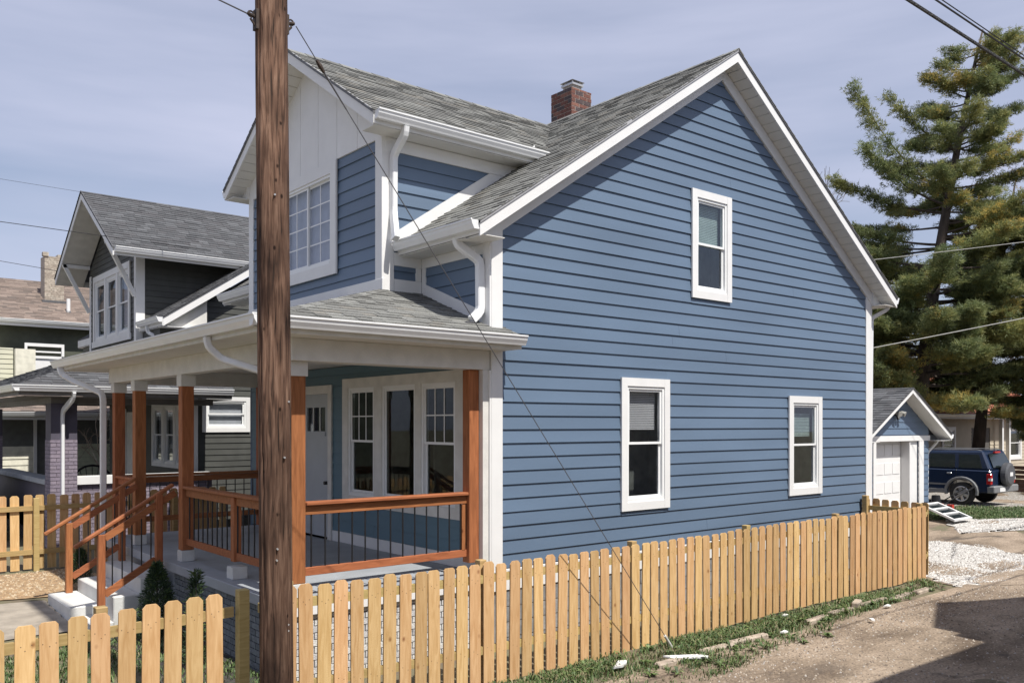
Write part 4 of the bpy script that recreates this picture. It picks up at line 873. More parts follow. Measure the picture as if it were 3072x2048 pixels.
# its porch
A = (-3.72, 9.98, .82); B = (.5, 9.98, .82); Cc = (.5, 11.7, 1.62); D = (-.7, 12.6, 2.0); E_ = (-.7, 17.4, 2.0); F__ = (-3.72, 19.0, .82)
pr2 = MB()
for q in ([A, B, Cc, D], [A, D, E_, F__]): pr2.prism(q, (0, 0, -.03))
pr2 = pr2.build('roof', LEAD, HN)
F_, to = frame_of(A, B, D); shingles(pr2, F_, [to(A), to(B), to(Cc), to(D)], SHD, weights=(3, 3, 1, 3))
F_, to = frame_of(A, F__, E_); shingles(pr2, F_, [to(A), to(F__), to(E_), to(D)], SHD, weights=(3, 3, 1, 3))
gutter(HN, (-3.82, 9.985, .70), (.45, 9.985, .70), (0, -1, 0)); gutter(HN, (-3.705, 9.88, .70), (-3.705, 19, .70), (-1, 0, 0))
trim((-3.68, .45, 9.99, 10.01, .62, .8), (-3.70, -3.68, 9.99, 18.98, .62, .8), (-3.6, .45, 10.02, 18.9, .60, .615), (-3.05, .2, 10.45, 10.65, .48, .6), (-3.05, -2.85, 10.66, 17, .48, .6), name='fascia_board', m=mat('grey_soffit', (.16, .155, .15), .7), parent=HN)
PUR = mat('purple_paint_wood', (.075, .068, .095), .7, 4, .1); PB = [mat('purple_brick_a', (.235, .20, .245), .8, 15, .12, bump=.3, bscale=50), mat('purple_brick_b', (.20, .17, .215), .8, 15, .12, bump=.3, bscale=50)]
for (x, y) in ((-3.06, 10.42), (-3.06, 18.5)):
    MB().bx(x, x+.48, y, y+.46, -.24, .48).build('pier_top', PUR, HN)
    pi = MB().bx(x, x+.48, y, y+.46, -2.6, -.241).build('pier', mat('purple_mortar', (.12, .10, .125), .9), HN)
    brickwork(pi, Fr((x, y, 0), (1, 0, 0), (0, -1, 0)), 0, .48, -2.4, -.25, PB, n1=.010, n0=0, single=y < 12); brickwork(pi, Fr((x, y, 0), (0, 1, 0), (-1, 0, 0)), 0, .46, -2.4, -.25, PB, n1=.010, n0=0, single=False)
kw = MB().bx(-2.58, .2, 10.52, 10.72, -2.6, -1.16).build('porch_wall', MATS['purple_mortar'], HN); brickwork(kw, Fr((-2.58, 10.52, 0), (1, 0, 0), (0, -1, 0)), 0, 2.7, -2.4, -1.17, PB, n1=.010, n0=0)
trim((-2.6, .2, 10.44, 10.78, -1.155, -.99), name='wall_cap', parent=HN)
MB().bx(-3.0, -2.75, 10.9, 16.6, -2.6, -1.16).build('porch_wall', PUR, HN); trim((-3.08, -2.7, 10.89, 16.6, -1.155, -1.05), name='wall_cap', m=mat('grey_cap', (.30, .32, .35), .7), parent=HN)
spout(HN, [(-2.75, 9.93, .70), (-2.75, 9.98, .58), (-2.86, 10.34, .33), (-2.86, 10.37, .2), (-2.86, 10.37, -2.4)], ref=(1, 0, 0), w_=.13)
MB().bx(-3.0, .2, 10.6, 17, -2.2, -1.9).build('porch_floor', CONC, HN)
# black round-backed patio chair on that porch
ch = thing('patio_chair', (-1.95, 11.6, -1.9), 'black wrought iron patio chair with a rounded back on the purple brick porch', 'chair')
b = MB(); arc = [(-1.95+.42*math.cos(t), 11.85, -1.25+.42*math.sin(t)) for t in [math.pi*k/10 for k in range(11)]]; b.tube(arc, .025, 6)
for k in range(1, 10): b.cyl(arc[k], (-1.95+(arc[k][0]+1.95)*.6, 11.82, -1.45), .009, seg=5)
b.build('backrest', IRON, ch); MB().bx(-2.32, -1.58, 11.3, 11.85, -1.50, -1.44).build('seat', IRON, ch, bevel=.02)
for x, y in ((-2.28, 11.34), (-1.62, 11.34), (-2.28, 11.8), (-1.62, 11.8)): MB().cyl((x, y, -1.9), (x, y, -1.48), .018, seg=6).build('leg', IRON, ch)
for s_ in (-1, 1): MB().tube([(-1.95+s_*.4, 11.84, -1.2), (-1.95+s_*.42, 11.6, -1.18), (-1.95+s_*.40, 11.35, -1.25), (-1.95+s_*.38, 11.34, -1.48)], .018, 6).build('armrest', IRON, ch)

# ------------------------------------------------------------------ brown roofed house far left
HB = thing('brown_roof_house', (-2, 31, -2.4), 'two storey house with brown shingle roof and whitewashed chimney at the far left', 'house')
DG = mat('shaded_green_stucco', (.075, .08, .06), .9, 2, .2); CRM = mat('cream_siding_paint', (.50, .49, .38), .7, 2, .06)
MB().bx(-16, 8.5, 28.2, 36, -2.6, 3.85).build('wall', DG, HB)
rb = MB().prism([(-16.5, 27.7, 3.95), (9, 27.7, 3.95), (9, 32.1, 6.05), (-16.5, 32.1, 6.05)], (0, 0, -.05)).prism([(-16.5, 36.5, 3.95), (9, 36.5, 3.95), (9, 32.1, 6.04), (-16.5, 32.1, 6.04)], (0, 0, -.05)).build('roof', LEAD, HB)
shingles(rb, Fr((-7, 27.68, 3.955), (1, 0, 0), (0, -2.1, 4.4), Z=(0, 4.4, 2.1)), [(0, 0), (16, 0), (16, 4.86), (0, 4.86)], SHB, row=.15, small=(.3, .35, .45, .5), weights=(3, 3, 2, 1))
gutter(HB, (-16.4, 27.68, 3.83), (9, 27.68, 3.83), (0, -1, 0)); trim((-16.4, 9, 27.7, 27.72, 3.7, 3.94), name='fascia_board', parent=HB)
wb = mat('whitewashed_brick', (.40, .35, .29), .9, 14, .3, bump=.5, bscale=30)
cb = MB().bx(.72, 1.42, 29.8, 30.5, 4.7, 6.75).build('chimney', wb, HB); MB().bx(.66, .86, 29.75, 30.0, 6.75, 6.9).bx(1.2, 1.45, 29.8, 30.2, 6.75, 6.85).build('broken_crown', wb, cb)
brickwork(cb, Fr((.72, 29.8, 0), (1, 0, 0), (0, -1, 0)), 0, .7, 4.9, 6.75, [wb, mat('whitewashed_brick_b', (.33, .28, .23), .9, 14, .3)], bl=.22, bh=.07, n1=.012, n0=0)
MB().bx(.6, 1.52, 29.6, 29.79, 4.78, 4.98).build('chimney_flashing', LEAD, HB)
MB().cyl((1.35, 28.75, 4.4), (1.35, 28.75, 4.98), .07, seg=12).build('vent_pipe', WHITE, HB); MB().cyl((1.35, 28.75, 4.4), (1.35, 28.75, 4.5), .13, .08, seg=12).build('vent_collar', LEAD, HB)
siding(HB, Fr((-9, 26.2, 0), (1, 0, 0), (0, -1, 0)), lambda z: (0, 8.0), -2.4, 2.75, .17, CRM, (), None, single=False); MB().bx(-9, -1.0, 26.22, 28.1, -2.4, 2.75).build('bay', CRM, HB)
MB().bx(-.98, -.35, 25.9, 26.5, .8, 2.72).build('utility_box', mat('cream_box', (.62, .60, .50), .6), HB)
k = MB(); Fb = Fr((-.3, 28.15, 0), (1, 0, 0), (0, -1, 0)); k.fb(Fb, 0, 1.35, 3.0, 3.12, 0, .1); k.fb(Fb, 0, 1.35, 2.55, 2.65, 0, .1); k.fb(Fb, 0, .09, 2.0, 3.0, 0, .1); k.fb(Fb, 1.26, 1.35, 2.0, 3.0, 0, .1); k.fb(Fb, .1, 1.25, 2.78, 2.84, 0, .05); k.fb(Fb, .1, 1.25, 1.6, 2.54, 0, .05)
k.build('louvred_window', WHITE, HB)
MB().bx(-8, -3.2, 28.1, 28.19, 2.75, 3.3).build('window', mat('dark_window_band', (.09, .11, .12), .3), HB)
# cream cottage in front of it, seen under the dark house's porch roof
HC = thing('cream_cottage', (-2, 21.5, -2.3), 'low cream cottage with white gutter seen beneath the neighbouring porch roof', 'house')
MB().bx(-3.2, 4.5, 21.0, 26, -2.5, .35).build('wall', mat('cottage_dark_panel', (.12, .125, .12), .8), HC)
siding(HC, Fr((-3.2, 20.99, 0), (1, 0, 0), (0, -1, 0)), lambda z: (0, 1.85), -2.5, -.6, .19, mat('cottage_cream', (.62, .60, .50), .7), (), None, single=False)
siding(HC, Fr((-.6, 20.99, 0), (1, 0, 0), (0, -1, 0)), lambda z: (0, 5.0), -2.5, -.55, .14, mat('cottage_green_cream', (.48, .50, .36), .7), (), None, single=False)
trim((-3.3, -3.15, 20.9, 21.05, -2.5, .3), (-1.35, -1.26, 20.95, 21.0, -2.5, .3), (-.66, -.58, 20.94, 21.0, -2.5, .3), (1.55, 1.65, 20.9, 20.97, -2.5, .3), name='corner_board', parent=HC)
rc = MB().prism([(-4.0, 20.3, .45), (5, 20.3, .45), (5, 23.5, 1.5), (-4.0, 23.5, 1.5)], (0, 0, -.05)).build('roof', LEAD, HC)
shingles(rc, Fr((-4.0, 20.28, .455), (1, 0, 0), (0, -1.05, 3.2), Z=(0, 3.2, 1.05)), [(0, 0), (7, 0), (7, 3.3), (0, 3.3)], SHB, row=.15, small=(.3, .35, .45, .5))
gutter(HC, (-4.0, 20.29, .31), (5, 20.29, .31), (0, -1, 0)); trim((-4, 5, 20.3, 20.32, .2, .44), name='fascia_board', parent=HC)

# ------------------------------------------------------------------ blue garage
GA = thing('blue_garage', (16.45, 5, -2.5), 'small blue gabled garage with a white panelled door behind the house', 'garage')
GY_ = 3.0; FGa = Fr((0, GY_, 0), (1, 0, 0), (0, -1, 0)); zg = 1.06; sg_ = .55; rg = lambda x: zg-sg_*abs(x-16.45)
GD = (15.15, 17.02, -2.6, -.40)
gw = MB(); siding(GA, FGa, lambda z: (max(14.72, 16.45-(zg-.16-z)/sg_), min(18.18, 16.45+(zg-.16-z)/sg_)), -2.5, .8, .175, BLUE, [(GD[0], 17.56, -9, GD[3])], gw)
gw.bx(18.06, 18.16, 3.05, 9, -2.6, -.1); gw.bx(14.74, 14.84, 3.05, 9, -2.6, -.1); gw.build('wall', MATS['sheathing'], GA)
siding(GA, Fr((14.72, 0, 0), (0, 1, 0), (-1, 0, 0)), lambda z: (3.05, 9), -2.5, -.1, .175, BLUE, (), None, single=False)
trim((14.7, 18.2, GY_-.05, GY_-.001, -.40, -.25), (17.56, 17.83, GY_-.045, GY_-.001, -2.55, -.401), (15.0, 15.149, GY_-.045, GY_-.001, -2.55, -.401), (17.04, 17.08, GY_-.02, GY_+.3, -2.55, -.401), (17.12, 17.55, GY_+.02, GY_+.05, -2.55, -.401), name='trim_board', parent=GA)
MB().bx(17.081, 17.119, GY_+.04, GY_+.3, -2.55, -.4).build('weather_strip', mat('brown_strip', (.12, .08, .05), .8), GA)
gd = MB().bx(GD[0], GD[1], GY_+.24, GY_+.28, -2.5, -.4).build('garage_door', WHITE, GA)
for r in range(4):
    for c in range(4):
        x0 = GD[0]+.06+c*.45; z0 = -2.46+r*.52; MB().bx(x0, x0+.40, GY_+.228, GY_+.2395, z0+.10, z0+.42).build('door_panel', WHITE, gd, bevel=.012)
for sgn in (-1, 1):
    xe = 16.45+sgn*2.32
    def pg(x0, x1, o0, o1, y0, y1): return MB().prism([(x0, y0, rg(x0)-o0), (x1, y0, rg(x1)-o0), (x1, y0, rg(x1)-o1), (x0, y0, rg(x0)-o1)], (0, y1-y0, 0))
    pg(xe, 16.45, .01, .15, GY_-.40, GY_-.375).build('rake_board', WHITE, GA); pg(xe, 16.45, .13, .145, GY_-.374, GY_-.0).build('soffit_board', SOFF, GA)
    rr = MB().prism([(xe, GY_-.42, rg(xe)), (16.45, GY_-.42, zg), (16.45, 9.3, zg), (xe, 9.3, rg(xe))], (0, 0, -.03)).build('roof', LEAD, GA); ln = math.hypot(2.32, 2.32*sg_)
    shingles(rr, Fr((xe, GY_-.43, rg(xe)+.003), (0, 1, 0), (sgn*sg_, 0, 1), Z=(-sgn, 0, sg_)), [(0, 0), (6.7, 0), (6.7, ln), (0, ln)], SHD)
    gutter(GA, (xe+sgn*.02, GY_-.40, rg(xe)-.13), (xe+sgn*.02, 9.2, rg(xe)-.13), (sgn, 0, 0)); trim((min(xe, xe+sgn*.02), max(xe, xe+sgn*.02), GY_-.4, 9.2, rg(xe)-.18, rg(xe)), (min(xe, 16.45+sgn*1.73), max(xe, 16.45+sgn*1.73), GY_-.37, 9.2, rg(xe)-.19, rg(xe)-.18), name='fascia_board', parent=GA)
spout(GA, [(18.8, 3.0, -.33), (18.75, 3.0, -.45), (18.25, 3.05, -.75), (18.22, 3.05, -2.4)], ref=(0, 1, 0), w_=.07)
fl = MB().bx(16.16, 16.34, GY_-.05, GY_-.02, .30, .42).build('floodlight', IRON, GA)
for dx in (-.09, .09): MB().cyl((16.25+dx, GY_-.05, .40), (16.25+dx*1.5, GY_-.22, .33), .045, .075, 10).build('lamp_head', mat('lamp_grey', (.35, .35, .33), .4), fl)
MB().cyl((16.25, GY_-.05, .32), (16.25, GY_-.10, .2), .03, .045, 8).build('motion_sensor', IRON, fl)

# ------------------------------------------------------------------ vehicles
TYRE = mat('tyre_rubber', (.022, .022, .022), .85, 40, .2); RIM = mat('alloy_rim', (.45, .46, .47), .3, metal=.7); CGLASS = mat('tinted_car_glass', (.012, .018, .018), .08, spec=.8)
CLAD = mat('grey_plastic_cladding', (.17, .175, .18), .55, 10, .06); REDL = mat('red_lens', (.42, .012, .010), .2, spec=.8); WL_ = mat('white_lens', (.7, .7, .7), .2)
def suv(name, x0, y0, zg_, paint, label, cat, spare=True, clad=CLAD, hscale=1.):
    """nose towards +y, left side on x0"""
    r = thing(name, (x0+.9, y0+2.2, zg_), label, cat)
    P = lambda a, b, c: (x0+a, y0+b, zg_+c*hscale); W = 1.80
    def side(pts, ins, ins2): pass
    low = [(.10, .42), (.02, .62), (.03, 1.12), (3.30, 1.14), (4.30, 1.03), (4.42, .85), (4.42, .45), (3.98, .40), (3.95, .62), (3.70, .80), (3.35, .80), (3.10, .62), (3.06, .36), (1.32, .36), (1.28, .60), (1.05, .80), (.72, .80), (.48, .62), (.44, .42)]
    MB().prism([P(0, a, c) for a, c in low], (W, 0, 0)).build('body', paint, r, bevel=.035)
    g = [(.04, 1.12), (3.22, 1.12), (2.62, 1.68), (.30, 1.72)]; i = .13
    m = MB(); b_ = [P(.02, *g[0]), P(.02, *g[1]), P(i, *g[2]), P(i, *g[3])]; c_ = [P(W-.02, *g[0]), P(W-.02, *g[1]), P(W-i, *g[2]), P(W-i, *g[3])]
    m.hexa([b_[0], b_[1], c_[1], c_[0], b_[3], b_[2], c_[2], c_[3]]); cb_ = m.build('cabin', paint, r, bevel=.05)
    for s_ in (0, 1):                                   # side glass
        for (a0, a1, t0, t1) in ((.28, .98, .40, 1.00), (1.10, 1.92, 1.12, 1.90), (2.02, 2.92, 2.00, 2.52)):
            def q(a, z): k = (z-1.12)/.58; off = .02+(i-.02)*k-.006; return P(off if s_ == 0 else W-off, a, z)
            m = MB().quad([q(a0, 1.18), q(a1, 1.18), q(t1, 1.60), q(t0, 1.60)]).prism([q(a0, 1.18), q(a1, 1.18), q(t1, 1.60), q(t0, 1.60)], (.008 if s_ == 0 else -.008, 0, 0)); m = MB().prism([q(a0, 1.18), q(a1, 1.18), q(t1, 1.60), q(t0, 1.60)], (.010 if s_ == 0 else -.010, 0, 0))
            m.build('side_window', CGLASS, r)
        X = 0 if s_ == 0 else W; d = -1 if s_ == 0 else 1
        for yc in (.88, 3.53):                          # wheels, arches
            wl = MB(); c0 = V(P(X-d*.16, yc, .365)); c1 = V(P(X+d*.02, yc, .365)); wl.tube([c0, c0+(c1-c0)*.08, c0+(c1-c0)*.9, c1], 1, 28, 0, [.31, .365, .365, .32])
            tw_ = wl.build('wheel', TYRE, r); wr = MB().cyl(c1-V((d*.03, 0, 0)), c1+V((d*.006, 0, 0)), .225, .215, 28)
            wr.build('rim_well', mat('rim_shadow', (.05, .05, .05), .6), tw_)
            sp_ = MB(); c2 = c1+V((d*.008, 0, 0)); sp_.tube([c2+V((d*.004, .225*math.cos(t), .225*math.sin(t))) for t in [k*math.pi/14 for k in range(29)]], .018, 6)
            for k in range(6):
                t = k*math.pi/3+.3; ax_ = V((0, math.cos(t), math.sin(t))); pe_ = V((0, -math.sin(t), math.cos(t)))
                sp_.hexa([c2+ax_*.03-pe_*.035, c2+ax_*.03+pe_*.035, c2+ax_*.22+pe_*.05, c2+ax_*.22-pe_*.05, c2+ax_*.03-pe_*.03+V((d*.025, 0, 0)), c2+ax_*.03+pe_*.03+V((d*.025, 0, 0)), c2+ax_*.22+pe_*.04+V((d*.012, 0, 0)), c2+ax_*.22-pe_*.04+V((d*.012, 0, 0))])
            sp_.cyl(c2, c2+V((d*.03, 0, 0)), .05, .04, 12); sp_.build('rim', RIM, tw_)
            ar = [P(X+d*.018, yc+.47*math.cos(t)*1.02, .44+.43*math.sin(t)) for t in [-.25+k*(math.pi+.5)/12 for k in range(13)]]
            MB().sweep(ar, rect(.075, .11), (1, 0, 0)).build('fender_flare', clad, r, bevel=.015)
        MB().bx(*sorted((P(X+d*.02, 0, 0)[0], P(X-d*.02, 0, 0)[0])), y0+1.35, y0+3.05, zg_+.37, zg_+.50).build('side_sill', clad, r, bevel=.01)
        MB().bx(*sorted((P(X+d*.012, 0, 0)[0], P(X-d*.02, 0, 0)[0])), y0+1.3, y0+3.1, zg_+.62, zg_+.67).build('side_moulding', clad, r)
        for a in (1.18, 2.06): MB().bx(*sorted((P(X+d*.03, 0, 0)[0], P(X, 0, 0)[0])), y0+a, y0+a+.15, zg_+.98, zg_+1.02).build('door_handle', RIM, r, bevel=.008)
        for a in (1.04, 1.98): MB().bx(*sorted((P(X+d*.003, 0, 0)[0], P(X-d*.01, 0, 0)[0])), y0+a, y0+a+.012, zg_+.5, zg_+1.12).build('door_gap', IRON, r)
        MB().bx(*sorted((P(X-d*.10, 0, 0)[0], P(X+d*.012, 0, 0)[0])), y0+.0, y0+.15, zg_+.68, zg_+1.02).build('tail_light', REDL, r, bevel=.02)
        MB().bx(*sorted((P(X-d*.08, 0, 0)[0], P(X+d*.014, 0, 0)[0])), y0-.006, y0+.09, zg_+.80, zg_+.88).build('reversing_light', WL_, r)
        MB().tube([P(X-d*(i+.06), .35, 1.71), P(X-d*(i+.06), .5, 1.745), P(X-d*(i+.06), 2.3, 1.745), P(X-d*(i+.06), 2.5, 1.69)], .016, 6).build('roof_rail', clad, r)
    m = MB(); m.prism([P(.25, .045, 1.2), P(W-.25, .045, 1.2), P(W-.32, .225, 1.62), P(.32, .225, 1.62)], (0, -.012, 0)); m.build('rear_window', CGLASS, r)
    m = MB(); m.prism([P(.18, 3.17, 1.17), P(W-.18, 3.17, 1.17), P(W-.25, 2.70, 1.62), P(.25, 2.70, 1.62)], (0, .012, .008)); m.build('windscreen', CGLASS, r)
    MB().bx(x0-.01, x0+W+.01, y0-.10, y0+.14, zg_+.42, zg_+.64).build('rear_bumper', clad, r, bevel=.03); MB().bx(x0-.01, x0+W+.01, y0+4.36, y0+4.55, zg_+.38, zg_+.62).build('front_bumper', clad, r, bevel=.03)
    MB().bx(x0+.25, x0+W-.25, y0+4.43, y0+4.46, zg_+.66, zg_+.86).build('grille', IRON, r)
    for a in (.06, W-.28): MB().bx(x0+a, x0+a+.22, y0+4.41, y0+4.45, zg_+.68, zg_+.86).build('headlight', WL_, r)
    MB().bx(x0+.35, x0+.75, y0-.115, y0-.101, zg_+.46, zg_+.58).build('number_plate', WHITE, r)
    MB().bx(x0+W/2-.2, x0+W/2+.2, y0+.17, y0+.23, zg_+1.64, zg_+1.69).build('brake_light', REDL, r)
    if spare:
        c = V(P(W/2, -.02, .98)); s_ = MB().tube([c, c+V((0, -.03, 0)), c+V((0, -.17, 0)), c+V((0, -.21, 0))], 1, 28, 0, [.33, .365, .365, .30]).build('spare_wheel', mat('vinyl_tyre_cover', (.075, .078, .085), .5), r, bevel=.0)
        MB().bx(c.x-.11, c.x+.11, c.y-.216, c.y-.211, c.z-.05, c.z+.07).build('cover_label', WHITE, s_)
    return r
NAVY = mat('navy_car_paint', (.010, .020, .048), .18, 2, .03, spec=.8)
suv('parked_suv', 21.25, 2.50, -2.47, NAVY, 'dark navy off-road car with grey wheel arches and a spare wheel on its tailgate', 'car')
suv('parked_car', -5.35, 12.9, -2.55, mat('white_car_paint', (.6, .6, .6), .2, spec=.8), 'white car at the far left edge, mostly hidden beyond the neighbouring porch', 'car', spare=False, clad=IRON)

# ------------------------------------------------------------------ beige house and slatted fence behind the pine
HE = thing('beige_house', (36, 12, -2.5), 'beige sided bungalow with terracotta roof half hidden behind the pine', 'house')
BEI = mat('beige_siding', (.42, .37, .29), .8, 2, .08); TER = [mat('terracotta_%d' % i, c, .9, 8, .25) for i, c in enumerate([(.36, .12, .065), (.28, .095, .055), (.42, .17, .10), (.24, .09, .06)])]
FE = Fr((0, 8.5, 0), (1, 0, 0), (0, -1, 0)); ew = MB()
siding(HE, FE, lambda z: (27.5, 44), -2.5, .40, .16, BEI, [(31.3, 32.5, -1.6, -.1), (34.2, 36.2, -2.6, -.1), (38.3, 39.8, -1.6, -.1)], ew, single=False)
siding(HE, Fr((27.5, 0, 0), (0, 1, 0), (-1, 0, 0)), lambda z: (8.5, 18), -2.5, .40, .16, BEI, (), None, single=False); ew.bx(27.6, 44, 17.9, 18, -2.6, .4); ew.build('wall', BEI, HE)
for a, b in ((31.25, 32.55), (38.25, 39.85)): window(HE, FE, a, b, -1.65, -.05, n0=.02, tw=.14)
MB().bx(34.2, 36.2, 8.52, 8.6, -2.5, -.1).build('door', mat('shaded_door', (.09, .085, .08), .8), HE)
for x in (36.6, 37.4, 40.4): MB().bx(x, x+.16, 8.1, 8.26, -2.5, .38).build('porch_column', WHITE, HE)
rr = MB().prism([(27, 7.9, .50), (45, 7.9, .50), (45, 13.2, 2.9), (27, 13.2, 2.9)], (0, 0, -.06)).prism([(27, 18.5, .50), (45, 18.5, .50), (45, 13.2, 2.89), (27, 13.2, 2.89)], (0, 0, -.06)).build('roof', TER[1], HE)
shingles(rr, Fr((27, 7.88, .51), (1, 0, 0), (0, -2.4, 5.3), Z=(0, 5.3, 2.4)), [(0, 0), (18, 0), (18, 5.8), (0, 5.8)], TER, row=.3, small=(.25, .3), thick=.03)
gutter(HE, (27, 7.87, .38), (45, 7.87, .38), (0, -1, 0)); trim((27, 45, 7.88, 7.9, .30, .50), name='fascia_board', parent=HE)
MB().prism([(31, 14, 2.0), (36, 14, 2.0), (33.5, 14, 5.6)], (0, 3, 0)).build('white_gable', mat('pale_gable', (.6, .6, .6), .8), HE)
SFE = thing('slatted_fence', (27.8, 1.5, -2.5), 'dark brown horizontal board fence at the right edge behind the off-road car', 'fence')
BRN = mat('brown_boards', (.085, .045, .028), .8, 12, .25, rand=.1)
for i in range(6): MB().bx(27.8, 27.83, -3, 4.9, -2.42+i*.165, -2.42+i*.165+(.13 if i > 1 else .155)).build('slat', BRN, SFE)
for y in (-2.9, -.9, 1.1, 3.0, 4.8): MB().bx(27.83, 27.92, y, y+.09, -2.7, -1.42).build('fence_post', BRN, SFE)
# ------------------------------------------------------------------ house across the alley (beside the camera, seen by its shadow)
HA = thing('house_across_alley', (5, -11, HZ), 'gabled house across the alley that shades the lower right of the road', 'house')
GRY = mat('grey_stucco', (.3, .29, .27), .9, 3, .1)
MB().bx(-1.5, 5.0, -14, -7.8, -2.9, 2.65).bx(5.0, 9.0, -14, -7.65, -2.9, 3.9).bx(9.0, 16, -14, -8.2, -2.9, 2.65).build('wall', GRY, HA)
MB().prism([(-1.8, -7.4, 2.87), (5.16, -7.4, 2.87), (5.16, -11, 4.9), (-1.8, -11, 4.9)], (0, 0, -.12)).prism([(-1.8, -14.6, 2.87), (5.16, -14.6, 2.87), (5.16, -11, 4.9), (-1.8, -11, 4.9)], (0, 0, -.12)).build('roof', LEAD, HA)
MB().prism([(5.2, -7.4, 4.10), (7.0, -7.4, 5.32), (8.8, -7.4, 4.10), (8.8, -7.4, 3.96), (7.0, -7.4, 5.17), (5.2, -7.4, 3.96)], (0, -7, 0)).prism([(5.3, -7.5, 3.8), (8.7, -7.5, 3.8), (8.7, -7.5, 4.0), (7.0, -7.5, 5.16), (5.3, -7.5, 4.0)], (0, -.2, 0)).build('roof', LEAD, HA)
MB().prism([(8.9, -7.9, 3.4), (16.5, -7.9, 3.4), (16.5, -11, 4.9), (8.9, -11, 4.9)], (0, 0, -.12)).build('roof', LEAD, HA)

# ------------------------------------------------------------------ small things on the ground
# edging blocks
eb = [(.9, -2.02, .45), (1.85, -1.97, .62), (2.6, -1.9, .75), (4.35, -1.83, .55), (5.05, -1.80, .62), (5.62, -1.74, .30), (6.05, -1.78, .8), (6.9, -1.80, .72), (7.6, -1.81, .5)]
for i, (x, y, l) in enumerate(eb):
    m = MB().bx(-l/2, l/2, -.055, .055, -.08, .045 if i != 5 else .09); c = [V(q) for q in m.v]; me_o = m
    a = rnd(-.05, .08)+(.35 if i == 5 else 0); cs, sn = math.cos(a), math.sin(a)
    m.v = [V((x+q.x*cs-q.y*sn, y+q.x*sn+q.y*cs, gz(x, y)+q.z+q.x*rnd(-.02, .02))) for q in c]
    lab = ['weathered edging block half sunk in weeds left of the guy wire foot', 'edging block just right of the guy wire foot', 'long edging block two places right of the guy wire foot', 'leftmost edging block of the unbroken far row', 'second edging block of the far row, left of the tilted one', 'short tilted concrete edging block, paler and higher than its row', 'long edging block directly right of the tilted one', 'edging block next to last before the fence end', 'last edging block of the row, near the fence end'][i]
    o = m.build('edging_block', mat('edging_concrete', (.36, .30, .24), .9, 9, .25, bump=.5, bscale=30), label=lab, cat='edging block', group='edging blocks along the verge', bevel=.018)
LITTER = mat('white_plastic', (.72, .73, .72), .5)
for (x, y, sx_, sy_, a, lab) in ((4.14, -1.45, .07, .035, .3, 'white scrap lying in the grass against the picket fence'), (3.27, -2.0, .08, .03, .1, 'flat white scrap at the edge of the alley, left of the edging blocks'), (5.83, -2.12, .08, .03, .0, 'white scrap on the dirt beside the tilted edging block'), (4.75, -2.45, .05, .03, .8, 'small white scrap out on the alley dirt'), (1.15, -2.05, .05, .26, 1.0, 'long white strip lying in the weeds below the guy wire'), (.35, -1.75, .16, .06, .5, 'white bent strip lying by the fence foot left of the guy wire')):
    z = gz(x, y)+.02; ca, sa = math.cos(a), math.sin(a); pts = [(x+u*ca-v_*sa, y+u*sa+v_*ca, z+rnd(0, .02)) for u, v_ in ((-sx_*.7, -sy_), (sx_*.3, -sy_*1.1), (sx_, -sy_*.6), (sx_*.9, sy_), (-sx_*.2, sy_*.8), (-sx_, sy_*.7))]
    MB().prism(pts, (0, 0, .018)).build('litter_scrap', LITTER, label=lab, cat='litter')
# discarded window frame lying on the grass
wf = thing('window_frame', (16.9, 1.9, -2.5), 'old white window frame with dark panes lying flat on the grass by the garage', 'window frame')
Fw = Fr((15.85, 1.25, -2.42), (.93, -.0, 0), (-.05, -.25, 1), Z=(.62, 1.0, .22))
def flat(a0, a1, b0, b1, n0, n1, nm, mt): MB().fb(Fw, a0, a1, b0, b1, n0, n1).build(nm, mt, wf)
for (a0, a1, b0, b1) in ((0, .09, 0, 1.5), (.95, 1.04, 0, 1.5), (.09, .95, 0, .09), (.09, .95, 1.41, 1.5), (.09, .95, .50, .58), (.09, .95, .95, 1.03)): flat(a0, a1, b0, b1, 0, .05, 'frame', WHITE)
for (b0, b1) in ((.09, .5), (.58, .95), (1.03, 1.41)): flat(.09, .95, b0, b1, .01, .02, 'pane', CGLASS)
# rusty push mower on its side
mw = thing('lawn_mower', (18.5, 2.95, -2.5), 'old black and red lawn mower lying beside the garage corner', 'lawn mower')
MB().cyl((18.45, 2.9, -2.40), (18.45, 2.9, -2.22), .30, .24, 16).build('deck', mat('dull_red', (.20, .045, .03), .6), mw); MB().cyl((18.45, 2.9, -2.21), (18.45, 2.9, -1.98), .14, .11, 12).build('engine', IRON, mw)
for dx, dy in ((-.3, -.25), (.3, -.25), (-.3, .25), (.3, .25)): MB().cyl((18.45+dx, 2.9+dy-.03, -2.38), (18.45+dx, 2.9+dy+.03, -2.38), .11, seg=12).build('wheel', TYRE, mw)
MB().tube([(18.2, 2.7, -2.3), (18.6, 2.3, -1.95), (18.95, 2.05, -1.72), (19.05, 2.3, -1.74), (18.75, 2.6, -2.0), (18.6, 3.0, -2.3)], .018, 6).build('handle', IRON, mw); MB().bx(18.7, 18.82, 2.55, 2.7, -2.5, -2.25).build('fuel_can', mat('red_plastic', (.5, .05, .03), .5), mw)

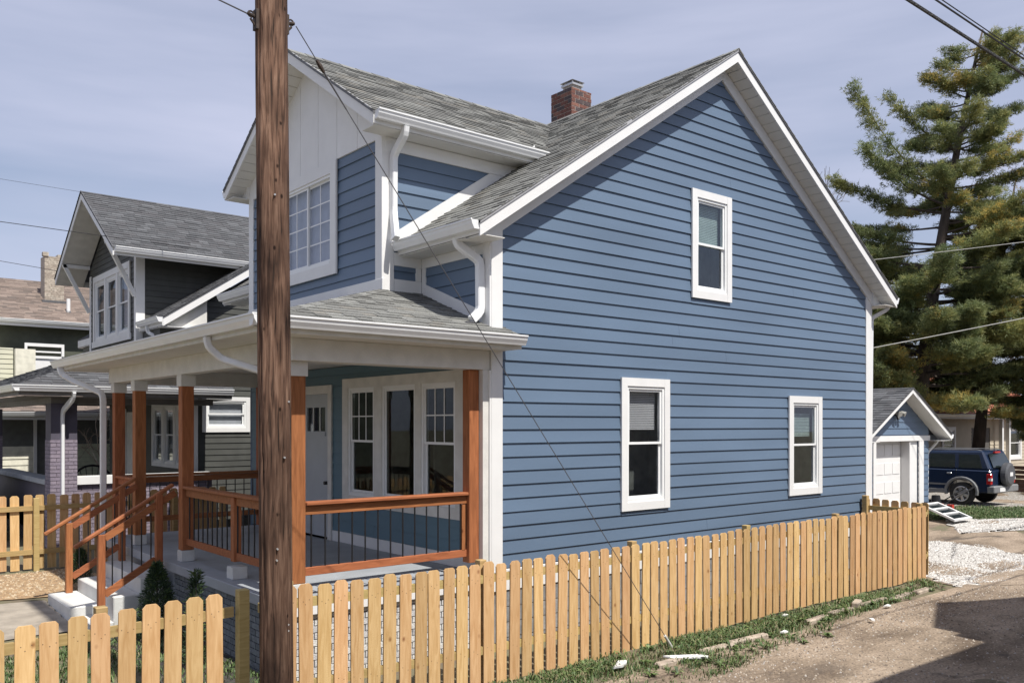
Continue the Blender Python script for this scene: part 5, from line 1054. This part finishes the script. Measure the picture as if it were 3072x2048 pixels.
# ------------------------------------------------------------------ trees and shrubs
BARK = mat('pine_bark', (.075, .058, .048), .95, 5, .35, bump=.8, bscale=18, stretch=(1, 1, .3))
def leafy(name, c, tr=.45):
    m = mat(name, c, .6, .8, .25, detail=2); t = m.node_tree; b = t.nodes['Principled BSDF']; o = t.nodes['Material Output']
    src = b.inputs['Base Color'].links[0].from_socket; tl = t.nodes.new('ShaderNodeBsdfTranslucent'); ms = t.nodes.new('ShaderNodeMixShader'); ms.inputs[0].default_value = tr
    t.links.new(src, tl.inputs[0]); t.links.new(b.outputs[0], ms.inputs[1]); t.links.new(tl.outputs[0], ms.inputs[2]); t.links.new(ms.outputs[0], o.inputs[0]); return m
NEED = [leafy('needle_%d' % i, c) for i, c in enumerate([(.17, .205, .085), (.22, .245, .095), (.13, .165, .07), (.28, .28, .10), (.42, .32, .09)])]
def soft(m, p, d, L_, mi, n=12):
    """fine needle spray: many thin needles"""
    d = V(d).normalized(); a = d.orthogonal().normalized(); b = d.cross(a)
    for k in range(n):
        t = rnd(0, 6.283); s = rnd(.1, 1.1); v_ = (d*rnd(.15, 1)+(a*math.cos(t)+b*math.sin(t))*s).normalized(); l = L_*rnd(.5, 1.1); w_ = v_.cross(V((rnd(-1, 1), rnd(-1, 1), rnd(-1, 1)))).normalized()*rnd(.009, .016); i = len(m.v)
        q = p+V((rnd(-.08, .08), rnd(-.08, .08), rnd(-.06, .06))); m.v += [q-w_, q+w_, q+v_*l]; m.f.append([i, i+1, i+2]); m.m.append(mi)
def tuft(m, p, d, L_, mi, n=9):
    """spray of needle blades round a twig tip"""
    d = V(d).normalized(); a = d.orthogonal().normalized(); b = d.cross(a)
    for k in range(n):
        t = rnd(0, 6.283); s = rnd(.25, 1.0); v_ = (d*rnd(.25, 1)+(a*math.cos(t)+b*math.sin(t))*s).normalized(); l = L_*rnd(.6, 1.15); w_ = v_.cross(V((rnd(-1, 1), rnd(-1, 1), rnd(-1, 1)))).normalized()*l*rnd(.06, .10); i = len(m.v)
        q = p+v_*rnd(0, .03); m.v += [q-w_*.4, q+v_*l*.55-w_, q+v_*l, q+v_*l*.55+w_]; m.f.append([i, i+1, i+2, i+3]); m.m.append(mi)
TR = V((26.0, 7.15, -2.5)); RT = V((.771, -.637, 0)); FW = V((.637, .771, 0))
PT = thing('pine_tree', TR, 'tallest, raggedest pine, with layered branches and yellowing needles, behind the garage', 'tree')
tp = lambda h: TR+RT*(.35*math.sin(h/6)+.010*h*h*.85-.1)+V((0, 0, h)); HT = 17.6
tr = MB(); tr.tube([tp(HT*i/22) for i in range(23)], 1, 14, 0, [.30*(1-i/22)**.85+.03 for i in range(23)]); tr.build('trunk', BARK, PT, smooth=True)
R2 = random.Random(5); br = MB(); cr_ = MB()
def bough(h, ang, l, rise, droop, dens, th=.05):
    p0 = tp(h); d = RT*math.cos(ang)+FW*math.sin(ang); pts = []
    for i in range(9):
        t = i/8; q = p0+d*l*t+V((0, 0, l*(rise*t*t*1.1+droop*t)))+V((R2.uniform(-.06, .06), R2.uniform(-.06, .06), R2.uniform(-.05, .05)))*l*.3*t; pts.append(q)
    br.tube(pts, 1, 5, 0, [th*(1-i/8)+.008 for i in range(9)])
    yel = noise.noise(p0*.35+d*l*.25) ; n = int(l*dens*1.35)
    for k in range(n):
        t = R2.uniform(.22, 1)**.75; i = min(7, int(t*8)); q = pts[i]+(pts[i+1]-pts[i])*(t*8-i); side = d.cross(V((0, 0, 1)))*R2.choice((-1, 1)); sl = (.2+l*(.36 if h < 7.5 else .28)*(1.15-t))*R2.uniform(.15, 1)
        td = (d*R2.uniform(.35, 1)+side*R2.uniform(.2, 1)+V((0, 0, R2.uniform(-.15, .45)))).normalized(); e_ = q+td*sl
        if R2.random() < .35: br.tube([q, q+td*sl*.6, e_], 1, 3, 0, [.012, .009, .005], )
        c = noise.noise(e_*.45)+.4*R2.uniform(-1, 1); mi = 4 if (c > .42 and yel > -.1) else (3 if c > .12 else (2 if c < -.35 else R2.choice((0, 0, 1))))
        for _ in range(5): soft(cr_, e_+V((R2.uniform(-.2, .2), R2.uniform(-.2, .2), R2.uniform(-.13, .15)))-td*R2.uniform(0, .6)*sl, td+V((0, 0, .35)), R2.uniform(.11, .20), mi if R2.random() < .8 else R2.choice((0, 1, 3)), 11)
h = 3.3
while h < HT-.3:
    f = h/HT; env = (4.7 if f < .5 else 4.7-(f-.5)*6.8)*(1 if f > .2 else .8+f)
    nb = 8 if f < .42 else 5
    for k in range(nb):
        a = R2.uniform(0, 6.283); l = env*R2.uniform(.55, 1.08)*(.72 if .55 < f < .85 and k % 2 else 1)
        bough(h+R2.uniform(-.2, .2), a, max(.5, l), R2.uniform(.05, .28)+.3*max(0, f-.6), R2.uniform(-.15, .05), 30 if f < .42 else (20 if f < .65 else 15), .05*(1-f)+.02)
    h += .42 if f < .42 else .55
bough(11.4, math.pi+.08, 3.7, .72, .28, 22); bough(10.6, math.pi-.1, 4.1, .2, .1, 22); bough(9.4, math.pi+.1, 3.6, .12, .0, 22)
for hh in (4.2, 5.0, 5.8, 6.6, 7.4, 8.2): bough(hh, math.pi+R2.uniform(-.3, .3), 4.3, .1, R2.uniform(-.12, .02), 30); bough(hh+.3, R2.uniform(-.3, .3), 4.6, .1, -.05, 28)
bough(7.8, math.pi-.15, 4.6, .18, .04, 20); bough(10.9, math.pi+.2, 3.4, .35, .2, 18); bough(6.4, math.pi, 4.6, .1, -.02, 22); bough(5.2, math.pi+.2, 4.4, .05, -.05, 26); bough(9.6, -.2, 5.5, .15, .0, 20); bough(13.0, math.pi, 2.6, .5, .3, 18)
br.build('branches', BARK, PT, kind='stuff'); cr_.build('crown', NEED, PT, kind='stuff')
def pine2(T, h0, l0, root):
    global TR, br, cr_
    TR = T; tr = MB(); tr.tube([tp(12.5*i/16) for i in range(17)], 1, 12, 0, [.24*(1-i/16)+.03 for i in range(17)]); tr.build('trunk', BARK, root, smooth=True)
    br = MB(); cr_ = MB(); h = h0
    while h < 11.5:
        for k in range(7): bough(h, R2.uniform(0, 6.283), (l0-h*.22)*R2.uniform(.6, 1.1), .1, -.08, 26, .04)
        h += .5
    br.build('branches', BARK, root, kind='stuff'); cr_.build('crown', NEED, root, kind='stuff')
for T0, h0, l0, lab in ((V((30.3, 6.6, -2.5)), 3.5, 3.9, 'slimmer second pine whose dark trunk rises behind the off-road car'), (V((31.5, 2.9, -2.5)), 1.9, 4.6, 'low sweeping pine at the right edge above the slatted fence')):
  pine2(T0, h0, l0, thing('pine_tree', T0, lab, 'tree'))
# bare deciduous trees
def bare(label, base, H_, seed, r0=.12, spread=.5, levels=5, group=None, col=None):
    R_ = random.Random(seed); t = thing('bare_tree', base, label, 'tree', group); m = MB()
    def go(p, d, l, r, n):
        q = p+d*l; mid = p+d*l*.5+V((R_.uniform(-1, 1), R_.uniform(-1, 1), 0))*l*.06; m.tube([p, mid, q], 1, 5, 0, [r, r*.85, r*.7])
        if n == 0: return
        for k in range(R_.choice((2, 3, 3))):
            a = d.orthogonal().normalized(); a = Matrix.Rotation(R_.uniform(0, 6.283), 3, d) @ a; go(q if k else p+d*l*R_.uniform(.6, 1), (d+a*R_.uniform(spread*.6, spread*1.4)+V((0, 0, .12))).normalized(), l*R_.uniform(.62, .82), r*.62, n-1)
    go(V(base), V((0, 0, 1)), H_*.3, r0, levels); m.build('trunk_and_twigs', col or mat('grey_bark', (.13, .11, .10), .9), t)
bare('leafless tree whose twigs show above the right roof slope', (33, 16, -2.5), 14.0, 3, .2, .55, 6); bare('leafless shrub behind the cream cottage, seen between the purple piers', (.3, 19.6, -2.4), 3.4, 8, .04, .7, 5, col=mat('pale_twigs', (.35, .28, .22), .9))
bare('leafless tree behind the beige bungalow', (46, 14, -2.5), 11, 12, .2, .5, 5)
# dwarf conifers by the porch
CON = [mat('arborvitae_%d' % i, c, .6, 9, .2) for i, c in enumerate([(.030, .060, .022), (.045, .085, .028), (.022, .042, .018), (.09, .13, .035)])]
def conifer(base, h, r, label, n=900):
    t = thing('conifer_shrub', base, label, 'shrub'); m = MB(); MB().cyl(base, (base[0], base[1], base[2]+h*.8), .02, .008, 6).build('stem', BARK, t)
    for _ in range(n):
        f = random.random()**1.2; rr_ = r*(1-f)**.7*rnd(.55, 1.08); a = rnd(0, 6.283); p = V((base[0]+rr_*math.cos(a), base[1]+rr_*math.sin(a), base[2]+.05+f*(h-.1))); tuft(m, p, (math.cos(a)*.6, math.sin(a)*.6, 1), rnd(.05, .09), random.choice((0, 0, 1, 2, 2, 3)), 5)
    m.build('foliage', CON, t, kind='stuff')
conifer((-3.36, 2.95, -2.72), 1.0, .27, 'dark conical conifer shrub standing before the porch beside the near stair rail', 1500)
conifer((-3.42, 1.37, -2.72), 1.12, .13, 'slim young conifer shrub between the porch and the utility pole', 500)
conifer((-3.49, 6.3, -2.5), .62, .16, 'small conifer shrub behind the far stair newel', 500)
